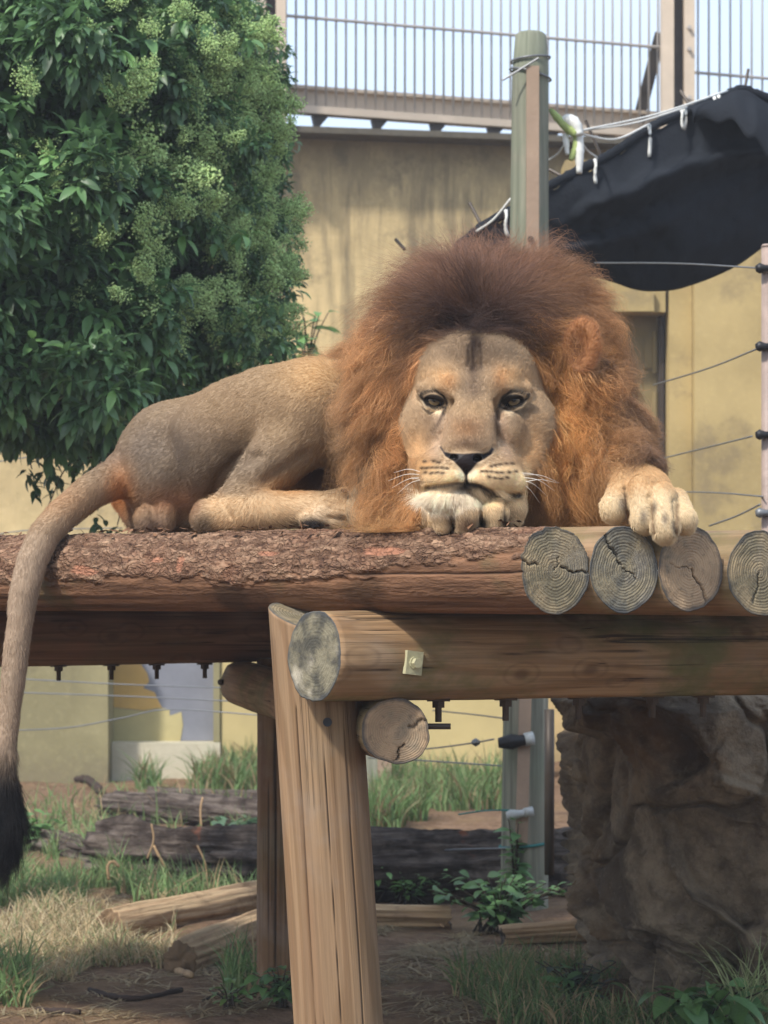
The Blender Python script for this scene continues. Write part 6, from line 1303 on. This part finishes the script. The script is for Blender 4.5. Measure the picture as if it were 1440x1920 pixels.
def fallen(label, a, b_, r0, r1, mats, amp, seed, name='fallen_log', bend=0.0):
    """a, b: (px, py of the lower edge on the ground)"""
    pa, pb_ = np.array(gp(*a)), np.array(gp(*b_)); pa[2] += r0 * 0.75; pb_[2] += r1 * 0.75
    o = log(name, pa, pb_, r0, r1, mats, None, 64, 130, amp, seed, caprings=6)
    me = o.data; n = len(me.vertices); co = np.empty(n * 3, np.float32); me.vertices.foreach_get('co', co); co = co.reshape(-1, 3); t = np.arctan2(co[:, 1], co[:, 0])
    rag = fbm(np.stack([np.cos(t) * 4, np.sin(t) * 4, co[:, 2] * 1.3], 1), 4, seed + 60) * amp * 2.2 + fbm(np.stack([np.cos(t) * 9, np.sin(t) * 9, co[:, 2] * 5], 1), 4, seed + 70) * amp * 1.2
    r = np.hypot(co[:, 0], co[:, 1]) + 1e-6; k = (1 + rag / np.maximum(r, 0.02) * (r > 0.02)); co[:, 0] *= k; co[:, 1] *= k; L = co[:, 2].max(); co[:, 0] += bend * np.sin(co[:, 2] / L * np.pi)
    endz = (co[:, 2] < 0.02) | (co[:, 2] > L - 0.02); co[:, 2] += endz * fbm(co * 30, 3, seed) * 0.02
    me.vertices.foreach_set('co', co.ravel()); me.update(); return tag(o, label, 'log', 'fallen logs on the ground')
ROT = (M_rot, M_rot); TANL = (M_tanlog, M_dryend)
fallen('blackened rotten log with a blunt end near the back wall', (203, 1532), (520, 1562), 0.10, 0.09, ROT, 0.025, 601)
fallen('thin grey rotten log lying behind the blackened blunt one', (278, 1505), (520, 1512), 0.055, 0.05, ROT, 0.010, 602)
fallen('long decayed log with orange rot left of the rear post', (190, 1640), (560, 1668), 0.12, 0.15, ROT, 0.045, 603)
fallen('dark slab of bark leaning on the long decayed log', (200, 1600), (345, 1596), 0.05, 0.06, ROT, 0.014, 604)
fallen('split dark log with a bare pale edge near the black tail tuft', (78, 1598), (260, 1640), 0.07, 0.05, ROT, 0.016, 605)
fallen('stripped tan log lying behind the chopped pale log', (205, 1756), (580, 1690), 0.066, 0.078, TANL, 0.006, 606)
fallen('chopped pale log with a weathered cut end by the rear post', (338, 1822), (620, 1705), 0.068, 0.076, TANL, 0.007, 607)
fallen('massive dark fallen trunk lying behind the timber pole', (600, 1688), (1090, 1676), 0.175, 0.165, ROT, 0.04, 608)
fallen('jagged dark root lump on the massive fallen trunk', (770, 1640), (915, 1660), 0.10, 0.045, ROT, 0.06, 611)
fallen('short brown log stump beside the split front post', (680, 1742), (842, 1738), 0.052, 0.05, (M_tanlog, M_rot), 0.008, 609)
fallen('flat brown root slab between the timber pole and boulder', (940, 1772), (1110, 1768), 0.035, 0.045, (M_tanlog, M_rot), 0.009, 610)
fallen('pale stripped pole on top of the split dark log', (85, 1578), (232, 1606), 0.016, 0.014, TANL, 0.003, 612)
M_stick = plain('dark_stick', srgb(58, 46, 40), 0.9, 0, 0.2, 20, 0.003)
def stick(label, pts, r, mat, h=0.0):
    c = [np.array(gp(a, b_)) + (0, 0, r + h) for a, b_ in pts]; q = B(); n = 14; q.tube(bez(c, n), r * (0.75 + 0.5 * rng.random(n)), 8); tag(q.build('stick', mat, None, smooth=True), label, 'stick', 'sticks on the soil')
stick('dark curved stick lying on the bare soil', [(168, 1868), (205, 1880), (260, 1888), (340, 1872)], 0.010, M_stick)
stick('small pale wood chip in front of the chopped log', [(332, 1822), (360, 1842)], 0.013, M_tanlog)
stick('dark stick against the foot of the plinth wall', [(140, 1468), (165, 1474), (190, 1492)], 0.028, M_stick)
stick('short dark stick low at the left edge of the soil', [(70, 1908), (110, 1918), (150, 1922)], 0.010, M_stick)
stick('thin bent twig leaning on the brown log stump', [(790, 1712), (812, 1730), (832, 1745)], 0.004, M_tanlog, 0.02)
stick('thin dark twig beside the rear post foot', [(380, 1895), (410, 1880), (440, 1866)], 0.005, M_stick)
def stalk(label, pts, Y, r, mat):
    q = B(); q.tube(bez([P(a, b_, Y) for a, b_ in pts], 16), r, 6); tag(q.build('dry_stalk', mat, None, smooth=True), label, 'stalk', 'dry stalks among the logs')
M_stalk = plain('dry_stalk', srgb(182, 150, 112), 0.8, 0, 0.15, 10, 0)
stalk('bent dry stalk arching over the decayed log', [(300, 1610), (288, 1585), (296, 1600), (318, 1640), (335, 1665)], 12.9, 0.006, M_stalk)
stalk('straight dry stalk rising in front of the thin grey log', [(378, 1560), (376, 1520), (380, 1495)], 15.6, 0.006, M_stalk)
stalk('dry twig sloping over the orange rot', [(276, 1610), (288, 1575), (284, 1545)], 12.8, 0.005, M_stalk)
stalk('hooked tan stalk by the decayed log', [(205, 1650), (202, 1625), (212, 1615), (224, 1625)], 12.6, 0.008, M_stalk)
stalk('thin dry vine hanging down the decayed log', [(370, 1585), (385, 1620), (390, 1665)], 12.7, 0.0045, M_stalk)
stake = B(); yk = gY(1492); stake.bar((X(721, yk), yk, -0.1), (X(721, yk), yk, Z(1405, yk)), 0.095, 0.08, (0, 1, 0)); tag(stake.build('stake', M_batten, None), 'short pinkish square stake in the tall grass', 'stake')
stake = B(); yk = 17.5; stake.bar((X(696, yk), yk, -0.1), (X(696, yk), yk, Z(1400, yk)), 0.08, 0.08, (0, 1, 0)); tag(stake.build('stake', M_pole, None), 'grey stake hidden half behind the split front post', 'stake')
q = B(); tz = 0.012
tag((q.tube([P(1030, 1640, 11.4), P(1030, 1450, 11.4), P(1030, 1330, 11.4)], 0.022, 10), q.build('rusty_bar', M_dark, None, smooth=True))[1], 'dark metal bar standing in the gap between pole and boulder', 'bar')
# ------------------------------------------------------------------ thin summer haze
M_haze = bpy.data.materials.new('haze'); M_haze.use_nodes = True; nt = M_haze.node_tree; nt.nodes.clear()
hv = N(nt, 'VolumePrincipled', {'Color': (0.92, 0.95, 1.0, 1), 'Density': 0.0022, 'Anisotropy': 0.2}); ho = N(nt, 'OutputMaterial'); nt.links.new(hv.outputs[0], ho.inputs['Volume'])
q = B(); q.box((0, 20.0, 3.6), (130, 130, 9.4)); tag(q.build('haze', M_haze), 'thin pale haze in the warm air of the enclosure', None, None, 'stuff')
